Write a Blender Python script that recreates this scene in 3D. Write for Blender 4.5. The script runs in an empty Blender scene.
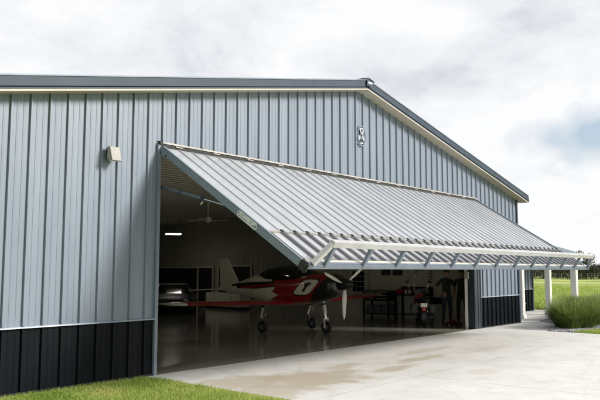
import bpy, bmesh, math, random
from mathutils import Vector, Matrix
from mathutils.noise import noise as mnoise
rnd = random.Random(7)
S = bpy.context.scene
COL = S.collection
R = math.radians

# ---------------------------------------------------------------- camera
YAW, PITCH, ROLL = 0.875, 0.1009, 0.0008
cd = bpy.data.cameras.new('camera'); cam = bpy.data.objects.new('camera', cd); COL.objects.link(cam)
cd.sensor_width = 36; cd.sensor_fit = 'HORIZONTAL'; cd.lens = 694.5 / 600 * 36
cd.clip_start = 0.1; cd.clip_end = 4000
Fw = Vector((math.sin(YAW) * math.cos(PITCH), math.cos(YAW) * math.cos(PITCH), math.sin(PITCH)))
R0 = Vector((math.cos(YAW), -math.sin(YAW), 0)); U0 = R0.cross(Fw)
Rt = R0 * math.cos(ROLL) + U0 * math.sin(ROLL); Up = U0 * math.cos(ROLL) - R0 * math.sin(ROLL)
CAMP = Vector((-13.141, -9.211, 1.7))
M4 = Matrix((Rt, Up, -Fw)).transposed().to_4x4(); M4.translation = CAMP
cam.matrix_world = M4
S.camera = cam

# ---------------------------------------------------------------- world and sun
SUN_EL, SUN_AZ = R(28.5), R(149)        # azimuth from +y towards +x
w = bpy.data.worlds.new('World'); S.world = w; w.use_nodes = True
nt = w.node_tree; N = nt.nodes; L = nt.links
for n in list(N): N.remove(n)
def nd(t, **k):
    n = N.new(t)
    for a, b in k.items(): setattr(n, a, b)
    return n
out = nd('ShaderNodeOutputWorld'); bg1 = nd('ShaderNodeBackground'); bg2 = nd('ShaderNodeBackground'); mx = nd('ShaderNodeMixShader')
sky = nd('ShaderNodeTexSky', sky_type='NISHITA'); sky.sun_disc = False
sky.sun_elevation = SUN_EL; sky.sun_rotation = SUN_AZ
L.new(sky.outputs[0], bg1.inputs[0]); bg1.inputs[1].default_value = 0.09
tc = nd('ShaderNodeTexCoord'); sep = nd('ShaderNodeSeparateXYZ'); L.new(tc.outputs['Generated'], sep.inputs[0])
def mth(op, a, b=None, clamp=False):
    n = nd('ShaderNodeMath', operation=op); n.use_clamp = clamp
    for i, v in enumerate((a, b)):
        if v is None: continue
        if isinstance(v, (int, float)): n.inputs[i].default_value = v
        else: L.new(v, n.inputs[i])
    return n.outputs[0]
zz = mth('ADD', mth('MAXIMUM', sep.outputs[2], 0.0), 0.33)
cb = nd('ShaderNodeCombineXYZ'); L.new(mth('DIVIDE', sep.outputs[0], zz), cb.inputs[0]); L.new(mth('DIVIDE', sep.outputs[1], zz), cb.inputs[1])
n1 = nd('ShaderNodeTexNoise'); n1.inputs['Scale'].default_value = 2.0; n1.inputs['Detail'].default_value = 12; n1.inputs['Roughness'].default_value = 0.62; n1.inputs['Distortion'].default_value = 0.25
L.new(cb.outputs[0], n1.inputs['Vector'])
n2 = nd('ShaderNodeTexNoise'); n2.inputs['Scale'].default_value = 0.85; n2.inputs['Detail'].default_value = 6; n2.inputs['Distortion'].default_value = 0.3
mp = nd('ShaderNodeMapping'); mp.inputs['Location'].default_value = (3.1, 7.4, 0); L.new(cb.outputs[0], mp.inputs[0]); L.new(mp.outputs[0], n2.inputs['Vector'])
r1 = nd('ShaderNodeValToRGB'); e = r1.color_ramp.elements
e[0].position = 0.33; e[0].color = (0.60, 0.635, 0.70, 1); e[1].position = 0.60; e[1].color = (0.96, 0.965, 0.975, 1)
hw_ = mth('MULTIPLY', mth('SUBTRACT', 0.30, sep.outputs[2], True), 0.9)
L.new(mth('ADD', n1.outputs[0], hw_), r1.inputs[0]); k_ = r1.color_ramp.elements.new(0.47); k_.color = (0.82, 0.84, 0.875, 1); L.new(r1.outputs[0], bg2.inputs[0]); bg2.inputs[1].default_value = 0.665
r2 = nd('ShaderNodeValToRGB'); e = r2.color_ramp.elements
e[0].position = 0.28; e[0].color = (0.45,) * 3 + (1,); e[1].position = 0.40; e[1].color = (1, 1, 1, 1)
GAPD = (Fw + Rt * ((603 - 300) / 694.5) + Up * ((200 - 134) / 694.5)).normalized()     # a gap of blue between the clouds
sub = nd('ShaderNodeVectorMath', operation='SUBTRACT'); L.new(tc.outputs['Generated'], sub.inputs[0]); sub.inputs[1].default_value = GAPD
scv = nd('ShaderNodeVectorMath', operation='MULTIPLY'); L.new(sub.outputs[0], scv.inputs[0]); scv.inputs[1].default_value = (8, 8, 20)
ln = nd('ShaderNodeVectorMath', operation='LENGTH'); L.new(scv.outputs[0], ln.inputs[0])
n3 = nd('ShaderNodeTexNoise'); n3.inputs['Scale'].default_value = 14; n3.inputs['Detail'].default_value = 7; L.new(tc.outputs['Generated'], n3.inputs['Vector'])
gp = nd('ShaderNodeMapRange'); L.new(mth('ADD', ln.outputs['Value'], mth('MULTIPLY', mth('SUBTRACT', n3.outputs[0], 0.5), 1.6)), gp.inputs[0]); gp.inputs[1].default_value = 0.25; gp.inputs[2].default_value = 0.95; gp.inputs[3].default_value = 0.25; gp.inputs[4].default_value = 1
L.new(n2.outputs[0], r2.inputs[0]); L.new(mth('MINIMUM', r2.outputs[0], gp.outputs[0]), mx.inputs[0])
L.new(bg1.outputs[0], mx.inputs[1]); L.new(bg2.outputs[0], mx.inputs[2]); L.new(mx.outputs[0], out.inputs[0])

sd = bpy.data.lights.new('sun', 'SUN'); sd.energy = 3.4; sd.angle = R(16); sd.color = (1, 0.96, 0.9)
sun = bpy.data.objects.new('sun', sd); COL.objects.link(sun)
sdir = Vector((math.sin(SUN_AZ) * math.cos(SUN_EL), math.cos(SUN_AZ) * math.cos(SUN_EL), math.sin(SUN_EL)))
sun.rotation_euler = sdir.to_track_quat('Z', 'Y').to_euler(); sun.location = sdir * 60
vs = S.view_settings; vs.view_transform = 'Standard'; vs.look = 'None'; vs.gamma = 1; vs.exposure = 0.62; vs.use_curve_mapping = False
S.render.engine = 'CYCLES'
S.cycles.max_bounces = 8

# ---------------------------------------------------------------- materials
def mat(name, col, rough=0.6, metal=0.0, noise=None, col2=None, bump=0.0, bscale=None, coat=0.0, ior=1.5, emit=None, stretch=None, trans=0.0, detail=6):
    m = bpy.data.materials.new(name); m.use_nodes = True
    t = m.node_tree; b = t.nodes['Principled BSDF']
    b.inputs['Base Color'].default_value = (*col, 1); b.inputs['Roughness'].default_value = rough
    b.inputs['Metallic'].default_value = metal; b.inputs['IOR'].default_value = ior
    b.inputs['Coat Weight'].default_value = coat; b.inputs['Coat Roughness'].default_value = 0.08
    b.inputs['Transmission Weight'].default_value = trans
    if emit:
        b.inputs['Emission Color'].default_value = (*emit[0], 1); b.inputs['Emission Strength'].default_value = emit[1]
    tcn = t.nodes.new('ShaderNodeTexCoord'); vec = tcn.outputs['Object']
    if stretch:
        mpn = t.nodes.new('ShaderNodeMapping'); mpn.inputs['Scale'].default_value = stretch; t.links.new(vec, mpn.inputs[0]); vec = mpn.outputs[0]
    if noise:
        nn = t.nodes.new('ShaderNodeTexNoise'); nn.inputs['Scale'].default_value = noise; nn.inputs['Detail'].default_value = detail
        t.links.new(vec, nn.inputs['Vector'])
        rp = t.nodes.new('ShaderNodeValToRGB'); e = rp.color_ramp.elements
        e[0].position = 0.35; e[1].position = 0.65; e[0].color = (*col, 1); e[1].color = (*(col2 or [c * 1.15 for c in col]), 1)
        t.links.new(nn.outputs[0], rp.inputs[0]); t.links.new(rp.outputs[0], b.inputs['Base Color'])
    if bump:
        bn = t.nodes.new('ShaderNodeTexNoise'); bn.inputs['Scale'].default_value = bscale or 30; bn.inputs['Detail'].default_value = 4
        t.links.new(vec, bn.inputs['Vector'])
        bu = t.nodes.new('ShaderNodeBump'); bu.inputs['Strength'].default_value = bump; bu.inputs['Distance'].default_value = 0.02
        t.links.new(bn.outputs[0], bu.inputs['Height']); t.links.new(bu.outputs[0], b.inputs['Normal'])
    return m
M = {}
M['steel'] = mat('blue_grey_steel', (0.165, 0.198, 0.248), 0.40, 0.0, 1.1, (0.195, 0.23, 0.283), 0.18, 1.6, 0.06, stretch=(3, 3, 0.5))
M['sky_pale_steel'] = mat('sky_paled_steel', (0.43, 0.445, 0.47), 0.34, 0.25, 1.1, (0.50, 0.515, 0.54), 0.05, 3, 0.4, stretch=(2, 1, 1))  # same steel as the walls, paler: sky reflection put into the colour
M['black_steel'] = mat('black_steel', (0.0035, 0.005, 0.0075), 0.45, 0.0, 1.2, (0.006, 0.0075, 0.0105), 0.2, 1.6, 0.0, 1.2, stretch=(3, 3, 0.6))
M['door_black'] = mat('glossy_black_steel', (0.02, 0.021, 0.024), 0.2, 0.1, 1.2, (0.03, 0.031, 0.034), 0.05, 3, 1.0, 1.9, stretch=(2, 1, 1))
M['slate'] = mat('slate_trim', (0.026, 0.042, 0.064), 0.5, 0.0, 2, (0.036, 0.053, 0.078), ior=1.35)
M['frame_blue'] = mat('blue_grey_frame_paint', (0.15, 0.185, 0.225), 0.45, 0.1, 4, (0.18, 0.215, 0.26))
M['trim_light'] = mat('light_blue_trim', (0.24, 0.285, 0.335), 0.4, 0.1, 3)
M['slate2'] = mat('cylinder_paint', (0.09, 0.11, 0.135), 0.4, 0.1, 4)
M['dark'] = mat('dark_gap', (0.012, 0.013, 0.015), 0.7)
M['soffit'] = mat('tan_soffit', (0.44, 0.39, 0.30), 0.6, 0, 3, (0.49, 0.44, 0.35))
M['cream'] = mat('cream_paint', (0.62, 0.57, 0.46), 0.55, 0, 8, (0.72, 0.68, 0.58))
M['rail'] = mat('pale_truss_paint', (0.40, 0.40, 0.395), 0.45, 0.1, 6, (0.47, 0.47, 0.46))
M['white'] = mat('white_paint', (0.78, 0.77, 0.74), 0.5, 0, 6, (0.82, 0.81, 0.78))
M['column'] = mat('dark_blue_column', (0.022, 0.03, 0.042), 0.45, 0.1, 3, (0.03, 0.04, 0.052))
M['liner'] = mat('grey_liner_steel', (0.33, 0.315, 0.265), 0.55, 0.0, 1.5, (0.36, 0.345, 0.29))
M['wallboard'] = mat('beige_liner_wall', (0.62, 0.60, 0.52), 0.7, 0, 2, (0.66, 0.64, 0.56))
M['room_shade'] = mat('painted_room_shade', (0.008, 0.008, 0.008), 0.8)  # near-black sheet colour: shade of the unlit room beyond, painted on
M['trim_int'] = mat('interior_white_trim', (0.55, 0.50, 0.40), 0.6)
M['rubber'] = mat('black_rubber', (0.012, 0.012, 0.012), 0.7)
M['chrome'] = mat('bright_metal', (0.7, 0.7, 0.7), 0.22, 1.0)
M['ac_silver'] = mat('silver_aircraft_paint', (0.68, 0.64, 0.55), 0.35, 0.0, coat=0.5)
M['ac_white'] = mat('white_aircraft_paint', (0.72, 0.68, 0.58), 0.35, coat=0.5)
M['ac_red'] = mat('red_aircraft_paint', (0.27, 0.006, 0.010), 0.3, coat=0.6)
M['ac_black'] = mat('black_aircraft_paint', (0.008, 0.008, 0.009), 0.35, coat=0.2)
M['glass_dark'] = mat('tinted_glass', (0.006, 0.006, 0.006), 0.08, coat=0.3)
M['prop'] = mat('white_prop_paint', (0.80, 0.78, 0.72), 0.4)
M['red'] = mat('red_gloss', (0.35, 0.01, 0.012), 0.3, coat=0.5)
M['jack'] = mat('dull_red', (0.16, 0.006, 0.006), 0.5)
M['tail_red'] = mat('red_lens', (0.75, 0.02, 0.01), 0.3)
M['black'] = mat('black_plastic', (0.014, 0.014, 0.015), 0.45)
M['tool_black'] = mat('black_enamel', (0.011, 0.011, 0.012), 0.35, 0.1)
M['bin_grey'] = mat('blue_grey_plastic', (0.12, 0.14, 0.16), 0.6)
M['skin'] = mat('skin', (0.22, 0.13, 0.09), 0.6)
M['cloth_dark'] = mat('dark_cloth', (0.012, 0.012, 0.014), 0.9, bump=0.2, bscale=40)
M['jeans'] = mat('dark_jeans', (0.014, 0.017, 0.026), 0.9, bump=0.2, bscale=50)
M['hair'] = mat('dark_hair', (0.02, 0.014, 0.01), 0.8, bump=0.5, bscale=60)
M['lamp'] = mat('lit_diffuser', (0.8, 0.8, 0.75), 0.5, emit=((1, 0.95, 0.82), 9.0))
M['picture'] = mat('dark_picture_print', (0.02, 0.02, 0.022), 0.4, 0, 9, (0.12, 0.11, 0.10))
M['stone'] = mat('grey_gravel_stone', (0.17, 0.17, 0.18), 0.85, 0, 9, (0.48, 0.48, 0.48), 0.3, 40)
M['soil'] = mat('gravel_bed_base', (0.10, 0.10, 0.10), 0.95, 0, 25, (0.26, 0.26, 0.26), 0.6, 60)
M['bark'] = mat('grey_bark', (0.10, 0.08, 0.06), 0.9, 0, 5, (0.15, 0.125, 0.10), 0.5, 20)
M['leaf'] = mat('dark_tree_leaf', (0.022, 0.030, 0.016), 0.8, 0, 0.9, (0.055, 0.06, 0.030))
M['leaf2'] = mat('olive_tree_leaf', (0.035, 0.042, 0.020), 0.8, 0, 0.9, (0.075, 0.07, 0.035))
M['wood'] = mat('weathered_wood', (0.14, 0.12, 0.10), 0.9, 0, 6, (0.2, 0.18, 0.15))
M['tan_plastic'] = mat('tan_fixture', (0.27, 0.255, 0.23), 0.55, 0, 5, (0.31, 0.295, 0.265))
M['emblem_light'] = mat('polished_emblem', (0.5, 0.53, 0.56), 0.35, 0.4)
M['hinge'] = mat('weathered_hinge_steel', (0.28, 0.27, 0.25), 0.55, 0.2, 5, (0.42, 0.40, 0.36))

def blade_mat(name, a, b, c):
    m = bpy.data.materials.new(name); m.use_nodes = True; t = m.node_tree; p = t.nodes['Principled BSDF']
    p.inputs['Roughness'].default_value = 0.6
    at = t.nodes.new('ShaderNodeAttribute'); at.attribute_name = 'tint'
    rp = t.nodes.new('ShaderNodeValToRGB'); e = rp.color_ramp.elements
    e[0].color = (*a, 1); e[1].color = (*c, 1); k = e.new(0.5); k.color = (*b, 1)
    t.links.new(at.outputs['Fac'], rp.inputs[0]); t.links.new(rp.outputs[0], p.inputs['Base Color'])
    # thin leaves let some light through
    tr = t.nodes.new('ShaderNodeBsdfTranslucent'); t.links.new(rp.outputs[0], tr.inputs[0])
    ms = t.nodes.new('ShaderNodeMixShader'); ms.inputs[0].default_value = 0.35
    o = t.nodes['Material Output']; t.links.new(p.outputs[0], ms.inputs[1]); t.links.new(tr.outputs[0], ms.inputs[2]); t.links.new(ms.outputs[0], o.inputs[0])
    return m
M['lawn_blade'] = blade_mat('lawn_blade', (0.16, 0.25, 0.03), (0.31, 0.42, 0.07), (0.55, 0.52, 0.20))
M['orn_blade'] = blade_mat('ornamental_blade', (0.075, 0.125, 0.025), (0.15, 0.22, 0.045), (0.36, 0.40, 0.12))

def field_mat():
    m = bpy.data.materials.new('meadow_grass'); m.use_nodes = True; t = m.node_tree; p = t.nodes['Principled BSDF']; p.inputs['Roughness'].default_value = 0.9
    g = t.nodes.new('ShaderNodeNewGeometry'); mp = t.nodes.new('ShaderNodeMapping'); mp.inputs['Rotation'].default_value = (0, 0, R(40)); mp.inputs['Scale'].default_value = (0.07, 0.016, 1)
    t.links.new(g.outputs['Position'], mp.inputs[0])
    a = t.nodes.new('ShaderNodeTexNoise'); a.inputs['Scale'].default_value = 1.3; a.inputs['Detail'].default_value = 9; a.inputs['Roughness'].default_value = 0.62; t.links.new(mp.outputs[0], a.inputs['Vector'])
    rp = t.nodes.new('ShaderNodeValToRGB'); e = rp.color_ramp.elements
    e[0].position = 0.38; e[0].color = (0.11, 0.19, 0.025, 1); e[1].position = 0.62; e[1].color = (0.50, 0.50, 0.17, 1)
    k = e.new(0.5); k.color = (0.32, 0.41, 0.07, 1)
    b = t.nodes.new('ShaderNodeTexNoise'); b.inputs['Scale'].default_value = 6; b.inputs['Detail'].default_value = 10; b.inputs['Roughness'].default_value = 0.7; t.links.new(g.outputs['Position'], b.inputs['Vector'])
    mxn = t.nodes.new('ShaderNodeMix'); mxn.data_type = 'RGBA'; mxn.blend_type = 'MULTIPLY'; mxn.inputs[0].default_value = 0.6
    r3 = t.nodes.new('ShaderNodeValToRGB'); r3.color_ramp.elements[0].position = 0.3; r3.color_ramp.elements[0].color = (0.55, 0.55, 0.5, 1); r3.color_ramp.elements[1].position = 0.7
    t.links.new(b.outputs[0], r3.inputs[0])
    t.links.new(a.outputs[0], rp.inputs[0]); t.links.new(rp.outputs[0], mxn.inputs[6]); t.links.new(r3.outputs[0], mxn.inputs[7]); t.links.new(mxn.outputs[2], p.inputs['Base Color'])
    bu = t.nodes.new('ShaderNodeBump'); bu.inputs['Strength'].default_value = 0.7; bu.inputs['Distance'].default_value = 0.1; t.links.new(b.outputs[0], bu.inputs['Height']); t.links.new(bu.outputs[0], p.inputs['Normal'])
    return m
M['field'] = field_mat()

def concrete(name, base, light, stain, rough, stains=1.0, bumpy=0.25, indoor=False):
    m = bpy.data.materials.new(name); m.use_nodes = True; t = m.node_tree; p = t.nodes['Principled BSDF']
    g = t.nodes.new('ShaderNodeNewGeometry')
    def noise(sc, det, ro=0.55, scale=None, loc=None, dist=0.0):
        n = t.nodes.new('ShaderNodeTexNoise'); n.inputs['Scale'].default_value = sc; n.inputs['Detail'].default_value = det; n.inputs['Roughness'].default_value = ro; n.inputs['Distortion'].default_value = dist
        mp = t.nodes.new('ShaderNodeMapping'); mp.inputs['Scale'].default_value = scale or (1, 1, 1); mp.inputs['Location'].default_value = loc or (0, 0, 0)
        t.links.new(g.outputs['Position'], mp.inputs[0]); t.links.new(mp.outputs[0], n.inputs['Vector']); return n
    def ramp(inp, p0, c0, p1, c1):
        r = t.nodes.new('ShaderNodeValToRGB'); e = r.color_ramp.elements; e[0].position = p0; e[0].color = (*c0, 1); e[1].position = p1; e[1].color = (*c1, 1); t.links.new(inp, r.inputs[0]); return r
    def mix(mode, f, a, b):
        x = t.nodes.new('ShaderNodeMix'); x.data_type = 'RGBA'; x.blend_type = mode
        if isinstance(f, float): x.inputs[0].default_value = f
        else: t.links.new(f, x.inputs[0])
        t.links.new(a, x.inputs[6])
        if isinstance(b, tuple): x.inputs[7].default_value = (*b, 1)
        else: t.links.new(b, x.inputs[7])
        return x.outputs[2]
    a = noise(0.7, 8); c = ramp(a.outputs[0], 0.35, base, 0.65, light).outputs[0]
    fine = noise(45, 6, 0.7); c = mix('MULTIPLY', 0.35, c, ramp(fine.outputs[0], 0.3, (0.72,) * 3, 0.6, (1,) * 3).outputs[0])
    if not indoor:
        blot = noise(2.2, 12, 0.72); c = mix('MULTIPLY', 1.0, c, ramp(blot.outputs[0], 0.32, (0.86, 0.845, 0.81), 0.52, (1,) * 3).outputs[0])
        vor = t.nodes.new('ShaderNodeTexVoronoi'); vor.feature = 'DISTANCE_TO_EDGE'; vor.inputs['Scale'].default_value = 0.28
        wn = noise(1.8, 8, 0.65); wv = t.nodes.new('ShaderNodeVectorMath'); wv.operation = 'MULTIPLY_ADD'; t.links.new(wn.outputs['Color'], wv.inputs[0]); wv.inputs[1].default_value = (.8, .8, 0); t.links.new(g.outputs['Position'], wv.inputs[2]); t.links.new(wv.outputs[0], vor.inputs['Vector'])
        c = mix('MULTIPLY', 0.30, c, ramp(vor.outputs['Distance'], 0.0015, (0.45, 0.43, 0.4), 0.0045, (1,) * 3).outputs[0])
    if not indoor:
        # dried puddle stains: soft patches with their own outline (centre x, y, half-size x, y)
        def patch(cx, cy, rx, ry, seed):
            mp = t.nodes.new('ShaderNodeMapping'); mp.inputs['Location'].default_value = (-cx / rx, -cy / ry, 0); mp.inputs['Scale'].default_value = (1 / rx, 1 / ry, 0)
            nn = noise(1.9, 12, 0.68, loc=(seed, seed, 0))
            add = t.nodes.new('ShaderNodeVectorMath'); add.operation = 'MULTIPLY_ADD'; t.links.new(nn.outputs['Color'], add.inputs[0]); add.inputs[1].default_value = (2.2, 2.2, 0); add.inputs[2].default_value = (-1.1, -1.1, 0)
            ad2 = t.nodes.new('ShaderNodeVectorMath'); ad2.operation = 'ADD'
            t.links.new(g.outputs['Position'], mp.inputs[0]); t.links.new(mp.outputs[0], ad2.inputs[0]); t.links.new(add.outputs[0], ad2.inputs[1])
            ln = t.nodes.new('ShaderNodeVectorMath'); ln.operation = 'LENGTH'; t.links.new(ad2.outputs[0], ln.inputs[0])
            return ramp(ln.outputs['Value'], 0.60, (1,) * 3, 1.12, (0,) * 3).outputs[0]
        for (cx, cy, rx, ry, s, k) in PATCHES:
            f = patch(cx, cy, rx, ry, s)
            fm = t.nodes.new('ShaderNodeMath'); fm.operation = 'MULTIPLY'; fm.inputs[1].default_value = k; t.links.new(f, fm.inputs[0])
            c = mix('MIX', fm.outputs[0], c, stain)
    t.links.new(c, p.inputs['Base Color'])
    if indoor:
        rr = noise(1.3, 5); r_ = ramp(rr.outputs[0], 0.3, (rough * 0.95,) * 3, 0.7, (rough * 1.12,) * 3); t.links.new(r_.outputs[0], p.inputs['Roughness'])
        p.inputs['Coat Weight'].default_value = 0.5; p.inputs['Coat Roughness'].default_value = 0.10
    else: p.inputs['Roughness'].default_value = rough
    bu = t.nodes.new('ShaderNodeBump'); bu.inputs['Strength'].default_value = bumpy; bu.inputs['Distance'].default_value = 0.005; t.links.new(fine.outputs[0], bu.inputs['Height'])
    if bumpy: t.links.new(bu.outputs[0], p.inputs['Normal'])
    return m
PATCHES = [(-5.3, -1.55, 1.0, 0.65, 1, 0.75), (-4.35, -2.2, 1.2, 0.8, 5, 0.8), (-5.6, -2.5, 1.1, 0.55, 9, 0.7), (-3.0, -1.75, 0.7, 0.2, 12, 0.55), (-2.6, -2.6, 0.8, 0.22, 15, 0.7),
           (-1.2, -2.25, 1.0, 0.25, 18, 0.7), (0.2, -1.6, 1.2, 0.25, 21, 0.45), (-2.0, -3.9, 0.5, 0.3, 24, 0.35), (1.2, -2.5, 1.2, 0.3, 27, 0.35)]
M['apron'] = concrete('apron_concrete', (0.61, 0.595, 0.565), (0.68, 0.67, 0.65), (0.42, 0.36, 0.27), 0.75)
M['walk'] = concrete('walk_concrete', (0.60, 0.585, 0.56), (0.66, 0.65, 0.62), (0.3, 0.25, 0.2), 0.75, indoor=False)
M['floor'] = concrete('sealed_floor', (0.40, 0.37, 0.30), (0.48, 0.445, 0.365), (0, 0, 0), 0.12, indoor=True, bumpy=0.03)

# ---------------------------------------------------------------- helpers
class MB:
    def __init__(s): s.v = []; s.f = []; s.m = []; s.mats = []; s.tint = None
    def mi(s, m):
        if m not in s.mats: s.mats.append(m)
        return s.mats.index(m)
    def add(s, vs, fs, m):
        o = len(s.v); k = s.mi(m); s.v += [tuple(v) for v in vs]
        for f in fs: s.f.append([i + o for i in f]); s.m.append(k)
        return s
    def box(s, a, b, m, T=None):
        x0, y0, z0 = a; x1, y1, z1 = b
        vs = [Vector(p) for p in ((x0, y0, z0), (x1, y0, z0), (x1, y1, z0), (x0, y1, z0), (x0, y0, z1), (x1, y0, z1), (x1, y1, z1), (x0, y1, z1))]
        if T: vs = [T(v) for v in vs]
        return s.add(vs, [(0, 3, 2, 1), (4, 5, 6, 7), (0, 1, 5, 4), (1, 2, 6, 5), (2, 3, 7, 6), (3, 0, 4, 7)], m)
    def bbox(s, a, b, m, bev=0.01, T=None):       # box with chamfered vertical and horizontal edges
        bm = bmesh.new(); bmesh.ops.create_cube(bm, size=1)
        for v in bm.verts: v.co = Vector(((a[i] + b[i]) / 2 + v.co[i] * (b[i] - a[i]) for i in range(3)))
        bmesh.ops.bevel(bm, geom=bm.edges[:], offset=bev, segments=2, affect='EDGES')
        bm.verts.index_update(); vs = [v.co.copy() for v in bm.verts]
        if T: vs = [T(v) for v in vs]
        s.add(vs, [[v.index for v in f.verts] for f in bm.faces], m); bm.free(); return s
    def tube(s, p0, p1, r, m, n=10, r1=None, caps=True):
        p0, p1 = Vector(p0), Vector(p1); r1 = r if r1 is None else r1; d = (p1 - p0).normalized(); a = d.orthogonal().normalized(); b = d.cross(a)
        vs = []
        for p, q in ((p0, r), (p1, r1)):
            for i in range(n): t = 2 * math.pi * i / n; vs.append(p + (a * math.cos(t) + b * math.sin(t)) * q)
        fs = [(i, (i + 1) % n, n + (i + 1) % n, n + i) for i in range(n)]
        if caps: fs += [tuple(range(n - 1, -1, -1)), tuple(range(n, 2 * n))]
        return s.add(vs, fs, m)
    def path(s, pts, r, m, n=8):
        for a, b in zip(pts, pts[1:]): s.tube(a, b, r, m, n)
        return s
    def bar(s, p0, p1, w, h, m, up=(0, 0, 1)):     # rectangular bar
        p0, p1 = Vector(p0), Vector(p1); d = (p1 - p0).normalized(); u = Vector(up); u = (u - d * u.dot(d)).normalized(); q = d.cross(u)
        vs = [p + q * (sx * w / 2) + u * (sz * h / 2) for p in (p0, p1) for sx, sz in ((-1, -1), (1, -1), (1, 1), (-1, 1))]
        return s.add(vs, [(3, 2, 1, 0), (4, 5, 6, 7), (0, 1, 5, 4), (1, 2, 6, 5), (2, 3, 7, 6), (3, 0, 4, 7)], m)
    def prism(s, pts, d, m):                      # polygon pts (3D) extruded by vector d
        n = len(pts); d = Vector(d); vs = [Vector(p) for p in pts] + [Vector(p) + d for p in pts]
        return s.add(vs, [tuple(range(n - 1, -1, -1)), tuple(range(n, 2 * n))] + [(i, (i + 1) % n, n + (i + 1) % n, n + i) for i in range(n)], m)
    def ell(s, c, r, m, nu=16, nv=10, T=None):
        vs = []; c = Vector(c)
        for j in range(nv + 1):
            ph = math.pi * j / nv
            for i in range(nu):
                t = 2 * math.pi * i / nu; v = Vector((r[0] * math.sin(ph) * math.cos(t), r[1] * math.sin(ph) * math.sin(t), r[2] * math.cos(ph))); vs.append((T(v) if T else v) + c)
        fs = [(j * nu + i, (j + 1) * nu + i, (j + 1) * nu + (i + 1) % nu, j * nu + (i + 1) % nu) for j in range(nv) for i in range(nu)]
        return s.add(vs, fs, m)
    def loft(s, rings, m, caps=True, matf=None):
        n = len(rings[0]); o = len(s.v); s.v += [tuple(p) for r in rings for p in r]
        for j in range(len(rings) - 1):
            for i in range(n):
                f = [o + j * n + i, o + j * n + (i + 1) % n, o + (j + 1) * n + (i + 1) % n, o + (j + 1) * n + i]; s.f.append(f)
                mm = m
                if matf:
                    c = sum((Vector(s.v[k]) for k in f), Vector()) / 4; mm = matf(c)
                s.m.append(s.mi(mm))
        if caps:
            for j in (0, len(rings) - 1):
                f = [o + j * n + i for i in range(n)]; s.f.append(f if j else f[::-1]); s.m.append(s.mi(m))
        return s
    def build(s, name, parent=None, smooth=False, loc=None):
        me = bpy.data.meshes.new(name); me.from_pydata(s.v, [], s.f); 
        for m in s.mats: me.materials.append(m)
        me.polygons.foreach_set('material_index', s.m); me.update()
        bm = bmesh.new(); bm.from_mesh(me); bmesh.ops.recalc_face_normals(bm, faces=bm.faces[:]); bm.to_mesh(me); bm.free()
        if s.tint:
            at = me.attributes.new('tint', 'FLOAT', 'POINT'); at.data.foreach_set('value', s.tint)
        if smooth:
            me.polygons.foreach_set('use_smooth', [True] * len(me.polygons)); me.set_sharp_from_angle(angle=R(38))
        o = bpy.data.objects.new(name, me); COL.objects.link(o)
        if parent: o.parent = parent
        if loc: o.location = loc
        return o
def tag(o, label=None, cat=None, group=None, kind=None):
    for k, v in (('label', label), ('category', cat), ('group', group), ('kind', kind)):
        if v: o[k] = v
    return o
def empty(name, loc=(0, 0, 0), rz=0, **k):
    o = bpy.data.objects.new(name, None); COL.objects.link(o); o.location = loc; o.rotation_euler = (0, 0, rz); o.empty_display_size = 0.3
    return tag(o, **k)
def copy_tree(o, parent=None):
    c = o.copy(); COL.objects.link(c); c.parent = parent
    for ch in [x for x in o.children]: copy_tree(ch, c)
    return c
def text_mesh(body, size, depth, name, mtl, T, parent=None):
    cu = bpy.data.curves.new(name, 'FONT'); cu.body = body; cu.size = size; cu.extrude = depth; cu.align_x = 'CENTER'; cu.align_y = 'CENTER'
    cu.offset = size * 0.035
    tmp = bpy.data.objects.new('tmp', cu); COL.objects.link(tmp); bpy.context.view_layer.update()
    me = bpy.data.meshes.new_from_object(tmp.evaluated_get(bpy.context.evaluated_depsgraph_get())); bpy.data.objects.remove(tmp)
    me.name = name; me.transform(T); me.materials.clear(); me.materials.append(mtl)
    o = bpy.data.objects.new(name, me); COL.objects.link(o); o.parent = parent
    return o

# ---------------------------------------------------------------- dimensions (metres; x along the gable wall, y into the hangar)
XL, XR, XC, H, WZ, ZP, ZE = -5.811, 5.811, 9.081, 3.753, 0.896, 5.884, 4.017
SL = (ZP - ZE) / XC; DEPTH = 22.0
roofz = lambda x: ZP - SL * abs(x)
SEAM, PH = 0.2965, -8.415

def rib_profile(x0, x1, h=0.034, pitch=SEAM, phase=PH, minor=True, bw=0.036, tw=0.024, slot=0.005):
    pts = [(x0, 0)]
    k = math.floor((x0 - phase) / pitch) - 1
    while phase + k * pitch < x1 + pitch:
        c = phase + k * pitch
        seq = [(c - bw / 2, 0), (c - tw / 2, h), (c + tw / 2, h), (c + bw / 2, 0)]
        if slot: seq = [(c - bw / 2 - slot, 0), (c - bw / 2 - slot + .001, -.022), (c - bw / 2 - .002, -.022), (c - bw / 2 - .001, 0)] + seq[0:]
        if minor:
            for q in (1 / 3, 2 / 3):
                d = c + q * pitch; seq += [(d - .016, 0), (d - .008, .0045), (d + .008, .0045), (d + .016, 0)]
        for p in seq:
            if x0 + 0.002 < p[0] < x1 - 0.002: pts.append(p)
        k += 1
    pts.append((x1, 0)); return pts
def ribbed(mb, prof, f0, f1, m):
    """prof (u,d); f0/f1 map (u,d) to 3D at the two ends of the sheet"""
    vs = [f0(u, d) for u, d in prof] + [f1(u, d) for u, d in prof]; n = len(prof)
    mb.add(vs, [(i, i + 1, n + i + 1, n + i) for i in range(n - 1)], m)

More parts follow.
